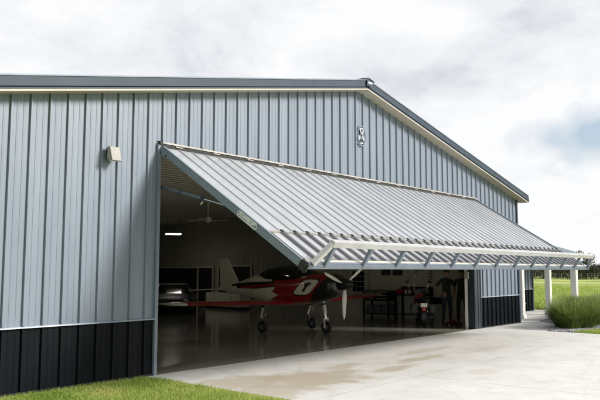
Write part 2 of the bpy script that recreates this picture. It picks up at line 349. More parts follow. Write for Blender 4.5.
# ---------------------------------------------------------------- ground
def terrain():
    mb = MB(); xs = [-900, -400, -150, -60, -30] + [-20 + 5 * i for i in range(9)] + [25 + 2.5 * i for i in range(60)] + [180, 220, 300, 500, 900, 2500]
    ys = [-900, -400, -150, -70, -40, -25, -15, -8, -4, 0, 4, 8] + [10 + 2.5 * i for i in range(50)] + [140, 170, 220, 300, 500, 900, 2500]
    def hz(x, y):
        r = math.hypot(x - 8, y - 5)
        k = min(1, max(0, (x - 22) / 15)) * min(1, max(0, (400 - r) / 200))
        return -0.008 + k * (0.22 * mnoise(Vector((x * .05, y * .11, 0))) + 0.05 * mnoise(Vector((x * .3, y * .4, 3))))
    vs = [(x, y, hz(x, y)) for y in ys for x in xs]; n = len(xs)
    fs = [(j * n + i, j * n + i + 1, (j + 1) * n + i + 1, (j + 1) * n + i) for j in range(len(ys) - 1) for i in range(n - 1)]
    mb.add(vs, fs, M['field']); o = mb.build('ground', smooth=True); tag(o, kind='structure')
terrain()
def slab(name, poly, z, m, th=0.12):
    mb = MB(); mb.prism([(x, y, z - th) for x, y in poly], (0, 0, th), m); o = mb.build(name); return tag(o, kind='structure')
# apron in separately cast panels with sawn joints
J1, J2 = -3.34, -3.08
gap = 0.009
ap = MB()
xs_j = [-6.02, J2, 0.0, 3.2, 6.55]; ys_j = [-24, -18, -13, -8.2, J1, -0.012]
for i in range(4):
    for j in range(5):
        if i in (1, 2) and j == 4 and False: pass
        y0, y1 = ys_j[j] + gap / 2, ys_j[j + 1] - (gap / 2 if j < 4 else 0); x0, x1 = xs_j[i] + (gap / 2 if i else 0), xs_j[i + 1] - (gap / 2 if i < 3 else 0)
        if j == 4:
            if i: continue
            x0, x1 = xs_j[0], xs_j[4]
        ap.box((x0, y0, -0.1), (x1, y1, 0.0), M['apron'])
o = ap.build('apron'); tag(o, kind='structure')
slab('apron_joint_fill', [(-5.9, -23.9), (6.4, -23.9), (6.4, -0.1), (-5.9, -0.1)], -0.0008, M['dark'], 0.05)
slab('walkway', [(6.556, -1.80), (7.2, -1.68), (8.6, -1.5), (9.5, -1.0), (10.2, -0.2), (10.9, -0.1), (14.6, 0.15), (17.0, 0.2), (17.0, 12), (16.35, 12), (16.35, 2.38), (9.11, 2.38), (9.11, -0.012), (6.556, -0.012)], -0.002, M['walk'])
slab('hangar_floor', [(-8.8, 0.004), (8.85, 0.004), (8.85, DEPTH - .1), (-8.8, DEPTH - .1)], 0.0, M['floor'], 0.1)
slab('floor_joint', [(-5.8, -0.012), (5.83, -0.012), (5.83, 0.003), (-5.8, 0.003)], -0.004, M['dark'], 0.05)
BED = [(6.56, -1.86), (7.2, -1.70), (8.6, -1.52), (9.5, -1.02), (10.2, -0.22), (11, -0.12), (14.6, 0.13), (22, 0.15), (22, -2.5), (12, -2.62), (10, -2.72), (8.3, -2.80), (7.4, -2.62), (6.6, -2.5)]
slab('gravel_bed', BED, 0.0, M['soil'], 0.06)
LAWN_R = [(6.57, -2.53), (7.4, -2.66), (8.3, -2.84), (10, -2.76), (12, -2.66), (22, -2.54), (22, -9), (6.57, -9)]
# ---------------------------------------------------------------- hangar building
HB = empty('hangar_building', (0, 0, 0), label='blue-grey ribbed steel hangar with black wainscot and its big door tilted open', cat='hangar')
wallp = MB(); wains = MB()
def wall_seg(x0, x1, zb, top, mb, m, ybase=0.0):
    ribbed(mb, rib_profile(x0, x1), lambda u, d: (u, ybase - d, zb), lambda u, d: (u, ybase - d, top(u)), m)
def split(x0, x1): return [(x0, 0), (0, x1)] if x0 < 0 < x1 else [(x0, x1)]
wall_seg(-XC + .05, XL - .05, WZ + .03, roofz, wallp, M['steel'])
wall_seg(6.2, XC - .07, WZ + .03, roofz, wallp, M['steel'])
for a, b in ((XL - .05, 0.0), (0.0, 6.2)): wall_seg(a, b, H + .11, roofz, wallp, M['steel'])
# backing so the wall has thickness
for (x0, x1, z0) in ((-XC, XL, 0), (XR, XC, 0)):
    wallp.prism([(x0, .03, z0), (x1, .03, z0), (x1, .03, roofz(x1)), (x0, .03, roofz(x0))], (0, .17, 0), M['liner'])
wallp.prism([(XL, .03, H + .02), (XR, .03, H + .02), (XR, .03, roofz(XR)), (0, .03, ZP), (XL, .03, roofz(XL))], (0, .17, 0), M['liner'])
for k in range(70):          # rows of screw heads beside the ribs
    for q in (0.5, 0.88):
        x = PH + (k - 3 + q) * SEAM
        zs_ = []
        if -XC + .1 < x < XL - .1 or 6.3 < x < XC - .1: zs_ += [WZ + .1, 2.35]
        if abs(x) < XC - .3: zs_.append(roofz(x) - .12)
        for z in zs_: wallp.tube((x, -.006, z), (x, 0.0, z), .0055, M['steel'], 6)
wallp.build('front_wall', HB)
for a, b in ((-XC + .05, XL - .05), (6.2, XC - .07)):
    wains = MB(); wall_seg(a, b, 0.03, lambda u: WZ, wains, M['black_steel']); wains.build('wainscot', HB)
for a, b in ((-XC + .05, XL - .05), (6.2, XC - .07)):
    t = MB(); t.prism([(a, -.052, WZ + .0), (a, -.004, WZ + .0), (a, -.004, WZ + .03), (a, -.048, WZ + .018)], (b - a, 0, 0), M['trim_light']); t.build('wainscot_trim', HB)
    t = MB(); t.box((a, -.03, 0.0), (b, .0, .028), M['black']); t.build('base_trim', HB)
t = MB(); t.box((XL - .05, -.05, .0), (XL + .012, .0, H + .05), M['frame_blue']); t.box((XL - .004, -.002, 0), (XL + .012, .2, H), M['frame_blue']); t.build('jamb_trim', HB)
t = MB(); t.box((XR + .02, -.035, 0), (6.2, .0, H + .05), M['column']); t.box((XR - .01, -.03, 0), (XR + .022, .19, H), M['column']); t.box((6.16, -.05, 0), (6.2, .001, H), M['column'])
t.box((6.0, -.05, 0), (6.03, -.03, H), M['column']); t.build('jamb_trim', HB)
t = MB(); t.box((XR - .035, .19, 0), (XR + .0, .27, H), M['white']); t.build('inner_jamb', HB)
for sx in (-1, 1):
    t = MB(); t.box((sx * XC - .07 if sx > 0 else -XC - .02, -.045, 0), (XC + .02 if sx > 0 else -XC + .05, .0, roofz(XC)), M['slate']); t.box((sx * XC - .0 if sx > 0 else -XC - .02, 0, 0), (XC + .02 if sx > 0 else -XC, .08, roofz(XC)), M['slate']); t.build('corner_trim', HB)
    # side walls
    t = MB()
    f = lambda zz: (lambda u, d, sx=sx: (sx * (XC + .0 + d), u, zz))
    ribbed(t, rib_profile(.08, DEPTH, phase=.3), f(WZ), f(ZE), M['steel']); ribbed(t, rib_profile(.08, DEPTH, phase=.3), f(0), f(WZ), M['black_steel'])
    t.build('side_wall', HB)
    t = MB(); X = 8.9
    ribbed(t, rib_profile(.2, DEPTH - .1, h=.018, slot=0, phase=.3), lambda u, d, sx=sx: (sx * (X - d), u, 0), lambda u, d, sx=sx: (sx * (X - d), u, 2.2 if (sx > 0) else 3.95), M['wallboard'] if False else M['liner'])
    if sx > 0: ribbed(t, rib_profile(.2, DEPTH - .1, h=.018, slot=0, phase=.3), lambda u, d: (X - d, u, 2.2), lambda u, d: (X - d, u, 3.95), M['liner'])
    t.build('interior_wall', HB)
# smooth painted board on the workshop stretch of the right inner wall
t = MB(); t.box((8.80, .25, 0), (8.875, 8.6, 2.5), M['wallboard']); t.build('workshop_wall_board', HB)
t = MB()
ribbed(t, rib_profile(-XC, 0), lambda u, d: (u, DEPTH + d, 0), lambda u, d: (u, DEPTH + d, roofz(u)), M['steel']); ribbed(t, rib_profile(0, XC), lambda u, d: (u, DEPTH + d, 0), lambda u, d: (u, DEPTH + d, roofz(u)), M['steel'])
ribbed(t, rib_profile(-8.9, 8.9, h=.018, slot=0), lambda u, d: (u, DEPTH - .1 - d, 0), lambda u, d: (u, DEPTH - .1 - d, 3.95), M['liner']); t.build('back_wall', HB)
t = MB(); ribbed(t, rib_profile(.2, DEPTH - .1, h=.02, slot=0, phase=.2), lambda u, d: (-8.9, u, 3.95 - d), lambda u, d: (8.9, u, 3.95 - d), M['liner']); t.build('ceiling', HB)
# roof, soffit, rake fascia, ridge
OV, EO = 0.28, 0.32
t = MB()
for sx in (-1, 1):
    prof = rib_profile(-OV + .02, DEPTH + OV, h=.03, slot=0, minor=False, phase=0)
    ribbed(t, prof, lambda u, d, sx=sx: (0, u, ZP + .20 + d), lambda u, d, sx=sx: (sx * (XC + EO), u, ZP - SL * (XC + EO) + .20 + d), M['slate'])
t.build('roof', HB)
for sx in (-1, 1):
    t = MB(); t.prism([(0, -OV + .0, ZP), (sx * (XC + EO), -OV, ZP - SL * (XC + EO)), (sx * (XC + EO), 0.0, ZP - SL * (XC + EO)), (0, 0.0, ZP)], (0, 0, .02), M['soffit']); t.build('soffit', HB)
    t = MB()
    def strip(y, z0, z1, m, th=.03):
        a, b = ZP + z0, ZP + z1; c = SL * (XC + EO)
        t.prism([(0, y, a), (sx * (XC + EO + .01), y, a - c), (sx * (XC + EO + .01), y, b - c), (0, y, b)], (0, th, 0), m)
    strip(-OV - .012, -.004, .022, M['soffit'])
    strip(-OV - .004, .022, .055, M['slate']); strip(-OV + .01, .055, .068, M['dark']); strip(-OV - .02, .068, .225, M['slate'], .05)
    strip(-OV - .034, .212, .236, M['frame_blue'], .09)
    t.build('rake_fascia', HB)
    t = MB(); xe = XC + EO; ze = ZP - SL * xe
    t.box((min(sx * xe, sx * (xe + .11)), -OV, ze + .02), (max(sx * xe, sx * (xe + .11)), DEPTH + OV, ze + .17), M['slate']); t.build('gutter', HB)
    t = MB(); t.prism([(sx * XC, .0, ze + .03), (sx * xe, .0, ze + .005), (sx * xe, .0, ze + .02), (sx * XC, .0, ze + .05)], (0, DEPTH, 0), M['soffit']); t.build('eave_soffit', HB)
t = MB(); t.prism([(-.22, -OV - .05, ZP + .20), (0, -OV - .05, ZP + .247), (.22, -OV - .05, ZP + .20), (.22, -OV - .05, ZP + .225), (0, -OV - .05, ZP + .275), (-.22, -OV - .05, ZP + .225)], (0, DEPTH + 2 * OV, 0), M['slate'])
t.box((-.10, -OV - .056, ZP + .07), (.10, -OV - .05, ZP + .21), M['slate']); t.box((-.05, -OV - .062, ZP + .13), (.11, -OV - .056, ZP + .17), M['white']); t.build('ridge_cap', HB)

# ---- door, swung up and outward
e_s = Vector((0, -3.14, -1.99)).normalized(); e_n = Vector((0, e_s.z, -e_s.y)); DL = 3.72; HO = Vector((0, -.045, H + .0))
DX0, DX1 = XL + .005, 6.06
T = lambda v: HO + Vector((v[0], 0, 0)) + e_s * v[1] + e_n * v[2]      # v = (x, s, n)
DOOR = bpy.data.objects.new('hangar_door', None); COL.objects.link(DOOR); DOOR.parent = HB; DOOR['label'] = 'large one-piece ribbed door tilted outward over the apron'
t = MB(); ribbed(t, rib_profile(DX0 + .06, DX1 - .06, h=.020, bw=.030, tw=.020, slot=0), lambda u, d: T((u, .045, .01 + d)), lambda u, d: T((u, 2.80, .01 + d)), M['sky_pale_steel']); t.build('door_skin', DOOR)
t = MB(); pr_ = rib_profile(DX0 + .10, DX1 - .06, h=.036, bw=.10, tw=.05, minor=False, slot=0); ribbed(t, pr_, lambda u, d: T((u, 2.84, .012 + d)), lambda u, d: T((u, 3.63, .012 + d)), M['sky_pale_steel'])  # pale pans: sky sheen on the black wainscot, painted as colour
bi = t.mi(M['door_black'])
for k in range(len(t.f)):
    if any(pr_[i % len(pr_)][1] > .01 for i in t.f[k]): t.m[k] = bi
t.build('door_wainscot', DOOR)
t = MB(); t.box((DX0 + .06, 2.80, .0), (DX1 - .06, 2.835, .036), M['hinge'], T)
k = 0
x = PH
while x < DX1:
    if x > DX0 + .1: t.box((x - .03, 2.79, .0), (x + .03, 2.845, .050), M['dark'], T)
    x += SEAM
t.build('door_band_trim', DOOR)
t = MB(); t.box((DX0 + .06, 0.0, -.075), (DX1 - .06, 3.62, .004), M['liner'], T); t.build('door_core', DOOR)
for a, b in ((DX0, DX0 + .06), (DX1 - .06, DX1)):
    t = MB(); t.bbox((a, 0.02, -.085), (b, DL - .10, .035), M['frame_blue'], .006, T); t.box((a - .004, .06, .035), (a + .03, DL - .1, .046), M['trim_light'], T); t.box((a + .062, 2.85, .01), (a + .098, 3.6, .03), M['dark'], T) if a < 0 else None
    t.bbox((a - .01, -.02, -.11), (b - .01, .22, .02), M['frame_blue'], .006, T)
    for q in (.05, .2): t.tube(T((a - .018, q, -.07)), T((a - .008, q, -.07)), .018, M['slate'], 8)
    t.build('door_side_frame', DOOR)
t = MB(); t.box((DX0 + .06, 3.64, .0), (DX1 - .06, 3.70, .05), M['cream'], T); t.build('bottom_strip', DOOR)
t = MB(); t.bbox((DX0 + .02, DL - .05, -.05), (DX1 + .0, DL + .03, .05), M['frame_blue'], .02, T); t.build('bottom_beam', DOOR)
for a, b in ((DX0 - .03, DX0 + .035), (DX1 - .02, DX1 + .04)):
    t = MB(); t.bbox((a, DL - .11, -.10), (b, DL + .04, .05), M['rubber'], .02, T); t.build('end_cap', DOOR)
hr = .375; sB = DL + .02
t = MB(); t.bar(T((-5.5, sB, hr)), T((5.74, sB, hr)), .085, .085, M['rail'], e_n)
t.bar(T((DX0 + .1, sB, .04)), T((-5.48, sB, hr)), .07, .07, M['rail'], e_n)
for i in range(12):
    x = -5.41 + i * .932; t.bar(T((x, sB, .02)), T((x, sB, hr - .04)), .055, .06, M['frame_blue'], (1, 0, 0))
t.bar(T((5.90, sB, .02)), T((5.72, sB, hr)), .06, .07, M['frame_blue'], (1, 0, 0))
t.build('stiffening_truss', DOOR)
# hinge header
t = MB(); t.box((XL + .02, -.065, H + .065), (DX1, -.005, H + .095), M['hinge']); t.box((XL + .02, -.06, H + .0), (DX1, -.004, H + .05), M['dark'])
for i in range(14): x = XL + .3 + i * .88; t.tube((x, -.068, H + .04), (x + .16, -.068, H + .04), .011, M['hinge'], 8)
t.box((XL - .03, -.07, H + .04), (XL + .03, -.005, H + .10), M['dark'])
t.build('hinge_header', HB)
# name badge on the door's side frame
bx = DX0 - .012
PT = Vector((bx, 0, 0)); sc = (1.90 + 2.30) / 2 + .36; 
rotm = Matrix((e_s, e_n * 1.0, Vector((-1, 0, 0)))).transposed().to_4x4()
def badge(tname, sC, hl, hh):
    t = MB(); n = 10; ring = []
    for cx, a0 in ((hl - hh, -90), (-(hl - hh), 90)):
        for i in range(n + 1): a = R(a0 + 180 * i / n); ring.append((cx + hh * math.cos(a), hh * math.sin(a)))
    k = (hh - .012) / hh; inner = [((abs(p[0]) - (hl - hh)) * k * (1 if p[0] > 0 else -1) + (hl - hh) * (1 if p[0] > 0 else -1), p[1] * k) for p in ring]
    P = lambda p, o: T((DX0 - o, sC + p[0], -.025 + p[1]))
    t.add([P(p, .006) for p in ring] + [P(p, .006) for p in inner], [(i, (i + 1) % len(ring), len(ring) + (i + 1) % len(ring), len(ring) + i) for i in range(len(ring))], M['white'])
    t.add([P(p, .003) for p in ring], [tuple(range(len(ring)))], M['frame_blue'])
    o = t.build(tname, DOOR)
    TM = Matrix.Translation(T((DX0 - .006, sC, -.025))) @ rotm
    # letters read along the slope, upright side towards the outer face
    tx = text_mesh('POWERLIFT', .074, .001, 'badge_lettering', M['white'], TM)
    tx.parent = DOOR
badge('name_badge', 2.42, .235, .05)
# hydraulic cylinders (one each side)
for x in (XL + .1, XR - .1):
    t = MB(); a = Vector((x, .05, 3.10)); b = T((x, 1.93, -.07)); d = (b - a); p1 = a + d * .62
    t.tube(a, p1, .034, M['slate2'], 14); t.tube(a + d * .30, a + d * .32, .039, M['slate'], 14); t.tube(a + d * .6, a + d * .63, .042, M['slate'], 14)
    t.path([p1 + Vector((0, 0, -.02)), p1 + Vector((0, .02, -.07)), p1 + Vector((0, .05, -.08))], .009, M['cream']); c = t.build('door_cylinder', HB, True)
    t = MB(); t.tube(p1, b, .015, M['chrome'], 12); t.build('piston_rod', c, True)

# ---- side wing with porch
t = MB(); yb = 2.4; WX = 16.35
wz = lambda x: 2.93 - (x - XC) * .0747
ribbed(t, rib_profile(XC + .03, WX - .06), lambda u, d: (u, yb - d, WZ + .03), lambda u, d: (u, yb - d, wz(u)), M['steel']); ribbed(t, rib_profile(XC + .03, WX - .06), lambda u, d: (u, yb - d, 0), lambda u, d: (u, yb - d, WZ), M['black_steel'])
ribbed(t, rib_profile(yb, 14, phase=.1), lambda u, d: (WX + d, u, WZ), lambda u, d: (WX + d, u, wz(WX)), M['steel']); ribbed(t, rib_profile(yb, 14, phase=.1), lambda u, d: (WX + d, u, 0), lambda u, d: (WX + d, u, WZ), M['black_steel'])
t.box((XC + .03, 14, 0), (WX, 14.1, 2.5), M['steel']); t.build('wing_wall', HB)
t = MB(); t.box((XC + .03, yb - .042, WZ), (WX - .06, yb - .002, WZ + .03), M['trim_light']); t.box((WX - .06, yb - .045, 0), (WX + .04, yb + .05, wz(WX)), M['slate']); t.build('wing_trim', HB)
t = MB(); x0, x1 = XC + .02, 17.75
t.prism([(x0, .62, wz(x0) - .02), (x1, .62, wz(x1) - .02), (x1, .62, wz(x1) + .10), (x0, .62, wz(x0) + .10)], (0, 13.6, 0), M['slate']); t.build('porch_roof', HB)
t = MB(); t.prism([(x0, .60, wz(x0) - .06), (x1 + .02, .60, wz(x1) - .06), (x1 + .02, .60, wz(x1) + .11), (x0, .60, wz(x0) + .11)], (0, .02, 0), M['frame_blue']); t.build('porch_fascia', HB)
t = MB(); t.prism([(x0, .70, 2.36), (17.3, .70, 2.16), (17.3, .70, wz(17.3) - .03), (x0, .70, wz(x0) - .03)], (0, .12, 0), M['steel']); t.build('porch_beam', HB)
for i, x in enumerate((11.12, 13.78, 16.75)):
    t = MB(); hw = .1 if i < 2 else .12
    t.bbox((x - hw, .76 - hw, 0), (x + hw, .76 + hw, 2.3), M['white'], .012); t.bbox((x - hw - .03, .76 - hw - .03, 0), (x + hw + .03, .76 + hw + .03, .14), M['white'], .01); t.box((x - hw * .45, .76 - hw - .006, .15), (x + hw * .45, .76 - hw + .001, 2.2), M['cream']); t.build('porch_post', HB)
t = MB(); t.bbox((12.5, 2.3, .9), (13.5, 2.36, 2.1), M['glass_dark'], .004); t.box((12.44, 2.32, .84), (13.56, 2.352, 2.16), M['white']); t.build('wing_window', HB)

# ---- inside fittings that belong to the building
XI = 8.86
t = MB(); t.box((XI - .03, 13.95, .75), (XI + .02, 11.92, 1.92), M['room_shade']); wI = t.build('inner_window', HB)
t = MB()
for a, b in (((11.86, 1.86), (14.0, 1.94)), ((11.86, .7), (11.94, 1.86)), ((13.92, .7), (14.0, 1.86)), ((11.86, .64), (14.0, .7))): t.box((XI - .06, a[0], a[1]), (XI - .03, b[0], b[1]), M['trim_int'])
t.build('window_frame', wI)
t = MB(); t.box((XI - .03, 14.35, 0), (XI + .02, 15.3, 1.8), M['room_shade']); dI = t.build('inner_door', HB)
t = MB()
for a, b in (((14.27, 0), (14.35, 1.88)), ((15.3, 0), (15.38, 1.88)), ((14.35, 1.8), (15.3, 1.88))): t.box((XI - .06, a[0], a[1]), (XI - .03, b[0], b[1]), M['trim_int'])
t.build('door_frame', dI)
t = MB(); t.box((XI - .05, 15.4, 1.79), (XI + .02, 21.5, 1.85), M['trim_int']); t.box((XI - .02, 15.4, 0), (XI + .02, 21.5, 1.79), M['room_shade']); t.build('shade_sheet_opening', HB)  # solid black sheet painted as the shade inside an opening
# man door with a grid window
XB = 8.80
t = MB(); t.box((XB - .03, 5.72, 0), (XB, 6.68, 2.05), M['wallboard']); md = t.build('side_door', HB)
t = MB()
for i in range(3):
    for j in range(4):
        y0 = 5.92 + i * .185; z0 = .90 + j * .195; t.box((XB - .036, y0, z0), (XB - .03, y0 + .165, z0 + .175), M['glass_dark'])
t.build('window_pane', md)
t = MB()
for a, b in (((5.64, 0), (5.72, 2.13)), ((6.68, 0), (6.76, 2.13)), ((5.72, 2.05), (6.68, 2.13))): t.box((XB - .045, a[0], a[1]), (XB, b[0], b[1]), M['trim_int'])
t.build('door_frame', md)
t = MB(); t.bbox((5.70, .12, 1.45), (5.77, .24, 1.66), M['tan_plastic'], .008); t.box((5.735, .17, 1.66), (5.745, .18, 3.6), M['tan_plastic']); o = t.build('door_control_box'); tag(o, 'small cream control box with conduit on the inner right door jamb', 'control box')

# ---------------------------------------------------------------- wall light and emblem on the front wall
WL = empty('wall_light', (-6.80, -.03, 3.5), label='small boxy tan floodlight mounted on the wall left of the big door', cat='wall light')
t = MB(); t.bbox((-.07, -.05, -.1), (.07, .0, .1), M['black'], .008); t.build('mounting_box', WL)
t = MB(); t.prism([(-.085, -.05, -.09), (-.085, -.07, .12), (-.085, -.13, .11), (-.085, -.20, -.11), (-.085, -.18, -.12)], (.17, 0, 0), M['tan_plastic']); t.build('hood', WL)
t = MB(); t.box((-.07, -.165, -.112), (.07, -.07, -.105), M['white']); t.build('lens', WL)
EM = empty('gable_emblem', (.085, -.05, 4.83), label='oval monogram emblem fixed high on the gable wall', cat='emblem')
def ering(a, b, wd, m, y0, y1, n=28):
    t = MB(); vs = []
    for y in (y0, y1):
        for k in (1, 0):
            for i in range(n): th = 2 * math.pi * i / n; vs.append(((a - (0 if k else wd)) * math.cos(th), y, (b - (0 if k else wd)) * math.sin(th)))
    fs = []
    for i in range(n):
        j = (i + 1) % n; fs += [(i, j, n + j, n + i), (2 * n + i, 3 * n + i, 3 * n + j, 2 * n + j), (i, 2 * n + i, 2 * n + j, j), (n + i, n + j, 3 * n + j, 3 * n + i)]
    t.add(vs, fs, m); return t
ering(.17, .245, .022, M['frame_blue'], 0, .02).build('ring', EM)
t = MB(); L_ = M['emblem_light']
for p, q in (((-.075, .16), (.03, -.02)), ((.075, .16), (-.05, -.06)), ((-.03, .02), (.12, -.13)), ((-.02, .0), (-.12, -.12)), ((-.07, .17), (.07, .17)), ((-.06, -.17), (.06, -.17)), ((-.12, -.12), (-.10, .0)), ((.11, -.12), (.08, .0))):
    t.bar((p[0], .006, p[1]), (q[0], .006, q[1]), .012, .03, L_, (0, 0, 1) if abs(p[1] - q[1]) < .01 else (1, 0, 0))
t.build('monogram', EM)
t = MB(); t.prism([(-.05, .008, .15), (.05, .008, .15), (0, .008, .04)], (0, .004, 0), M['slate']); t.build('dark_infill', EM); t = MB(); t.prism([(-.05, .008, -.15), (.05, .008, -.15), (0, .008, -.03)], (0, .004, 0), M['slate']); t.build('dark_infill', EM)

# ---------------------------------------------------------------- ceiling fan and lamps
CF = empty('ceiling_fan', (2.63, 7.96, 3.95), label='white four-blade ceiling fan hanging on a rod under the hangar ceiling', cat='ceiling fan')
t = MB(); t.tube((0, 0, 0), (0, 0, -.06), .07, M['ac_silver'], 14); t.tube((0, 0, -.06), (0, 0, -.5), .018, M['ac_silver'], 8); t.build('down_rod', CF)
t = MB(); t.tube((0, 0, -.5), (0, 0, -.62), .11, M['ac_silver'], 18, .13); t.tube((0, 0, -.62), (0, 0, -.68), .13, M['ac_silver'], 18, .05); t.build('motor', CF, True)
for k in range(4):
    a = R(25 + 90 * k); t = MB(); c, s_ = math.cos(a), math.sin(a); t.prism([(c * .12 - s_ * .04, s_ * .12 + c * .04, -.59), (c * .12 + s_ * .04, s_ * .12 - c * .04, -.61), (c * .72 + s_ * .08, s_ * .72 - c * .08, -.62), (c * .72 - s_ * .08, s_ * .72 + c * .08, -.58)], (0, 0, .01), M['ac_silver']); t.build('blade', CF)
def lamp(loc, rz, label):
    e_ = empty('ceiling_light', loc, rz, label=label, cat='ceiling light')
    t = MB(); t.bbox((-.34, -.2, -.07), (.34, .2, 0), M['trim_int'], .01); t.tube((-.25, 0, 0), (-.25, 0, .6), .006, M['dark'], 6); t.tube((.25, 0, 0), (.25, 0, .6), .006, M['dark'], 6); t.build('housing', e_)
    t = MB(); t.bbox((-.31, -.18, -.10), (.31, .18, -.071), M['lamp'], .01); t.build('diffuser', e_)
lamp((6.2, 14.0, 3.22 + .1), R(-30), 'lit strip lamp under the ceiling, to the left of the fan')
lamp((-2.6, 5.9, 3.6), R(0), 'lit strip lamp half hidden by the left door jamb')

# ---------------------------------------------------------------- aircraft
AX = 1.9
AC = empty('light_aircraft', (AX, 3.8, 0), label='red, silver and black low-wing light aircraft parked nose-out in the hangar', cat='aircraft')
def AP(x, y, z): return (x - AX, y - 3.8, z)
secs = [(1.93, .20, 1.16, 1.50), (1.97, .30, 1.06, 1.55), (2.1, .38, .96, 1.60), (2.4, .45, .87, 1.63), (2.8, .50, .80, 1.62), (3.2, .53, .75, 1.58), (3.7, .54, .72, 1.56), (4.2, .52, .73, 1.58), (4.6, .46, .78, 1.60), (4.9, .39, .84, 1.58), (5.3, .30, .92, 1.46), (5.8, .20, 1.0, 1.32), (6.3, .11, 1.06, 1.23), (6.7, .03, 1.10, 1.18)]
def interp(y):
    for a, b in zip(secs, secs[1:]):
        if a[0] <= y <= b[0]:
            k = (y - a[0]) / (b[0] - a[0]); return [a[i] + (b[i] - a[i]) * k for i in range(1, 4)]
    return secs[-1][1:]
def ring(y, n=48, e=2.4):
    hw, z0, z1 = interp(y); r = []
    for i in range(n):
        th = 2 * math.pi * i / n; c, s_ = math.cos(th), math.sin(th)
        r.append(Vector(AP(AX + hw * math.copysign(abs(c) ** (2 / e), c), y, (z0 + z1) / 2 + (z1 - z0) / 2 * math.copysign(abs(s_) ** (2 / e), s_))))
    cum = [0]
    for i in range(n): cum.append(cum[-1] + (r[(i + 1) % n] - r[i]).length)
    q = []; k = 0
    for i in range(n):                      # even spacing round the ring keeps the livery edges clean
        t_ = cum[-1] * i / n
        while cum[k + 1] < t_: k += 1
        q.append(r[k].lerp(r[(k + 1) % n], (t_ - cum[k]) / max(1e-9, cum[k + 1] - cum[k])))
    return q
def fmat(c):
    y, z = c[1] + 3.8, c[2]; u = y + .9 * (z - 1.3)
    hw, z0, z1 = interp(y)
    if abs(c[0]) > .25 * hw:
        q = ((u - 2.70) / .27) ** 4 + ((z - 1.245) / .205) ** 4
        if q < 1:
            if 1.13 < z < 1.38 and .015 + .9 * max(0, z - 1.27) * (z < 1.355) > abs(u - 2.70 - .15 * (z - 1.25)) - (.03 if z < 1.29 else .045): return M['ac_black']
            return M['ac_white']
        if ((u - 2.70) / .30) ** 4 + ((z - 1.245) / .235) ** 4 < 1: return M['ac_black']
        if u > 3.0:
            if z > 1.50 and y < 4.2: return M['ac_silver'] if z < 1.54 else M['ac_black']
    if u < 2.34: return M['ac_black']
    top = 1.50 - (y - 3.7) * .10; lo = 1.26 - (y - 3.7) * .02
    if y > 3.7 + 2.5 * abs(z - 1.02) and z < 1.17: return M['ac_silver']
    if u < 3.75: return M['ac_red']
    if y < 4.4 and z < .86: return M['ac_red']
    # nose of the silver lower flash, bounded by a red and a black stripe
    if z > 1.38 + (y - 4.3) * -.04 and y > 4.0: return M['ac_silver']
    if z > 1.30 - (y - 4.3) * .05 and y > 3.9 and y < 5.9: return M['ac_black']
    if z > 1.24 - (y - 4.3) * .08 and y < 5.4: return M['ac_red']
    if z > 1.20 - (y - 4.3) * .08 and y < 5.6: return M['ac_black']
    return M['ac_silver']
t = MB(); ys = [1.93 + (6.7 - 1.93) * i / 330 for i in range(331)]; t.loft([ring(y, 220) for y in ys], M['ac_black'], True, fmat); t.build('fuselage', AC, True)
# canopy bubble
t = MB(); rings = []
cs = [(2.72, .10, .02), (2.85, .26, .07), (3.05, .38, .14), (3.3, .44, .22), (3.6, .47, .27), (3.9, .47, .27), (4.2, .43, .23), (4.5, .34, .14), (4.75, .22, .05), (4.9, .1, .01)]
for y, hw, hh in cs:
    zb = interp(y)[2] - .12; r = []
    for i in range(15): th = math.pi * i / 14; r.append(AP(AX + hw * math.cos(th), y, zb + (hh + .12) * math.sin(th) ** .8))
    rings.append(r)
t.loft(rings, M['glass_dark'], False); t.build('canopy', AC, True)
t = MB(); 
for y, hw, hh in (cs[3],): 
    zb = interp(y)[2] - .12; pts = [AP(AX + (hw + .01) * math.cos(math.pi * i / 14), y, zb + (hh + .13) * math.sin(math.pi * i / 14) ** .8) for i in range(15)]; t.path(pts, .014, M['ac_black'], 6)
t.build('canopy_frame', AC); t = MB(); t.tube(AP(AX, 4.55, 1.55), AP(AX, 4.62, 1.95), .006, M['ac_black'], 5); t.build('antenna', AC)
def airfoil(chord, th, n=12):
    up, dn = [], []
    for i in range(n + 1):
        x = (1 - math.cos(math.pi * i / n)) / 2; yt = 5 * th * (.2969 * x ** .5 - .126 * x - .3516 * x ** 2 + .2843 * x ** 3 - .1036 * x ** 4); up.append((x, yt)); dn.append((x, -yt * .7))
    return [(x * chord, z * chord) for x, z in up + dn[::-1][1:-1]]
def wing(sx, st, cuts, name, lead=None, m=M['ac_silver']):
    """st: (span x, leading y, chord, z, thickness)"""
    rings = []
    for x, y, c, z, th in st: rings.append([AP(AX + sx * x, y + px, z + pz) for px, pz in airfoil(c, th)])
    n = len(rings[0]); t = MB(); t.loft(rings, m)
    if lead:
        for k in range(len(t.f)):
            if len(t.f[k]) == 4 and k // n < 2:
                i = sorted(set(j % n for j in t.f[k]))
                if all(j <= 4 or j >= n - 3 for j in i): t.m[k] = t.mi(lead)
    return t.build(name, AC, True)
for sx in (-1, 1):
    wing(sx, [(.4, 3.22, 1.30, .80, .13), (1.2, 3.26, 1.22, .82, .13), (4.08, 3.37, .96, .888, .12), (4.32, 3.43, .86, .895, .10), (4.42, 3.6, .6, .90, .06)], 0, 'wing', M['ac_red'])
    wing(sx, [(.05, 5.95, .62, 1.14, .09), (1.35, 6.12, .42, 1.12, .08), (1.45, 6.2, .28, 1.12, .05)], 0, 'tailplane')
t = MB(); ri = []
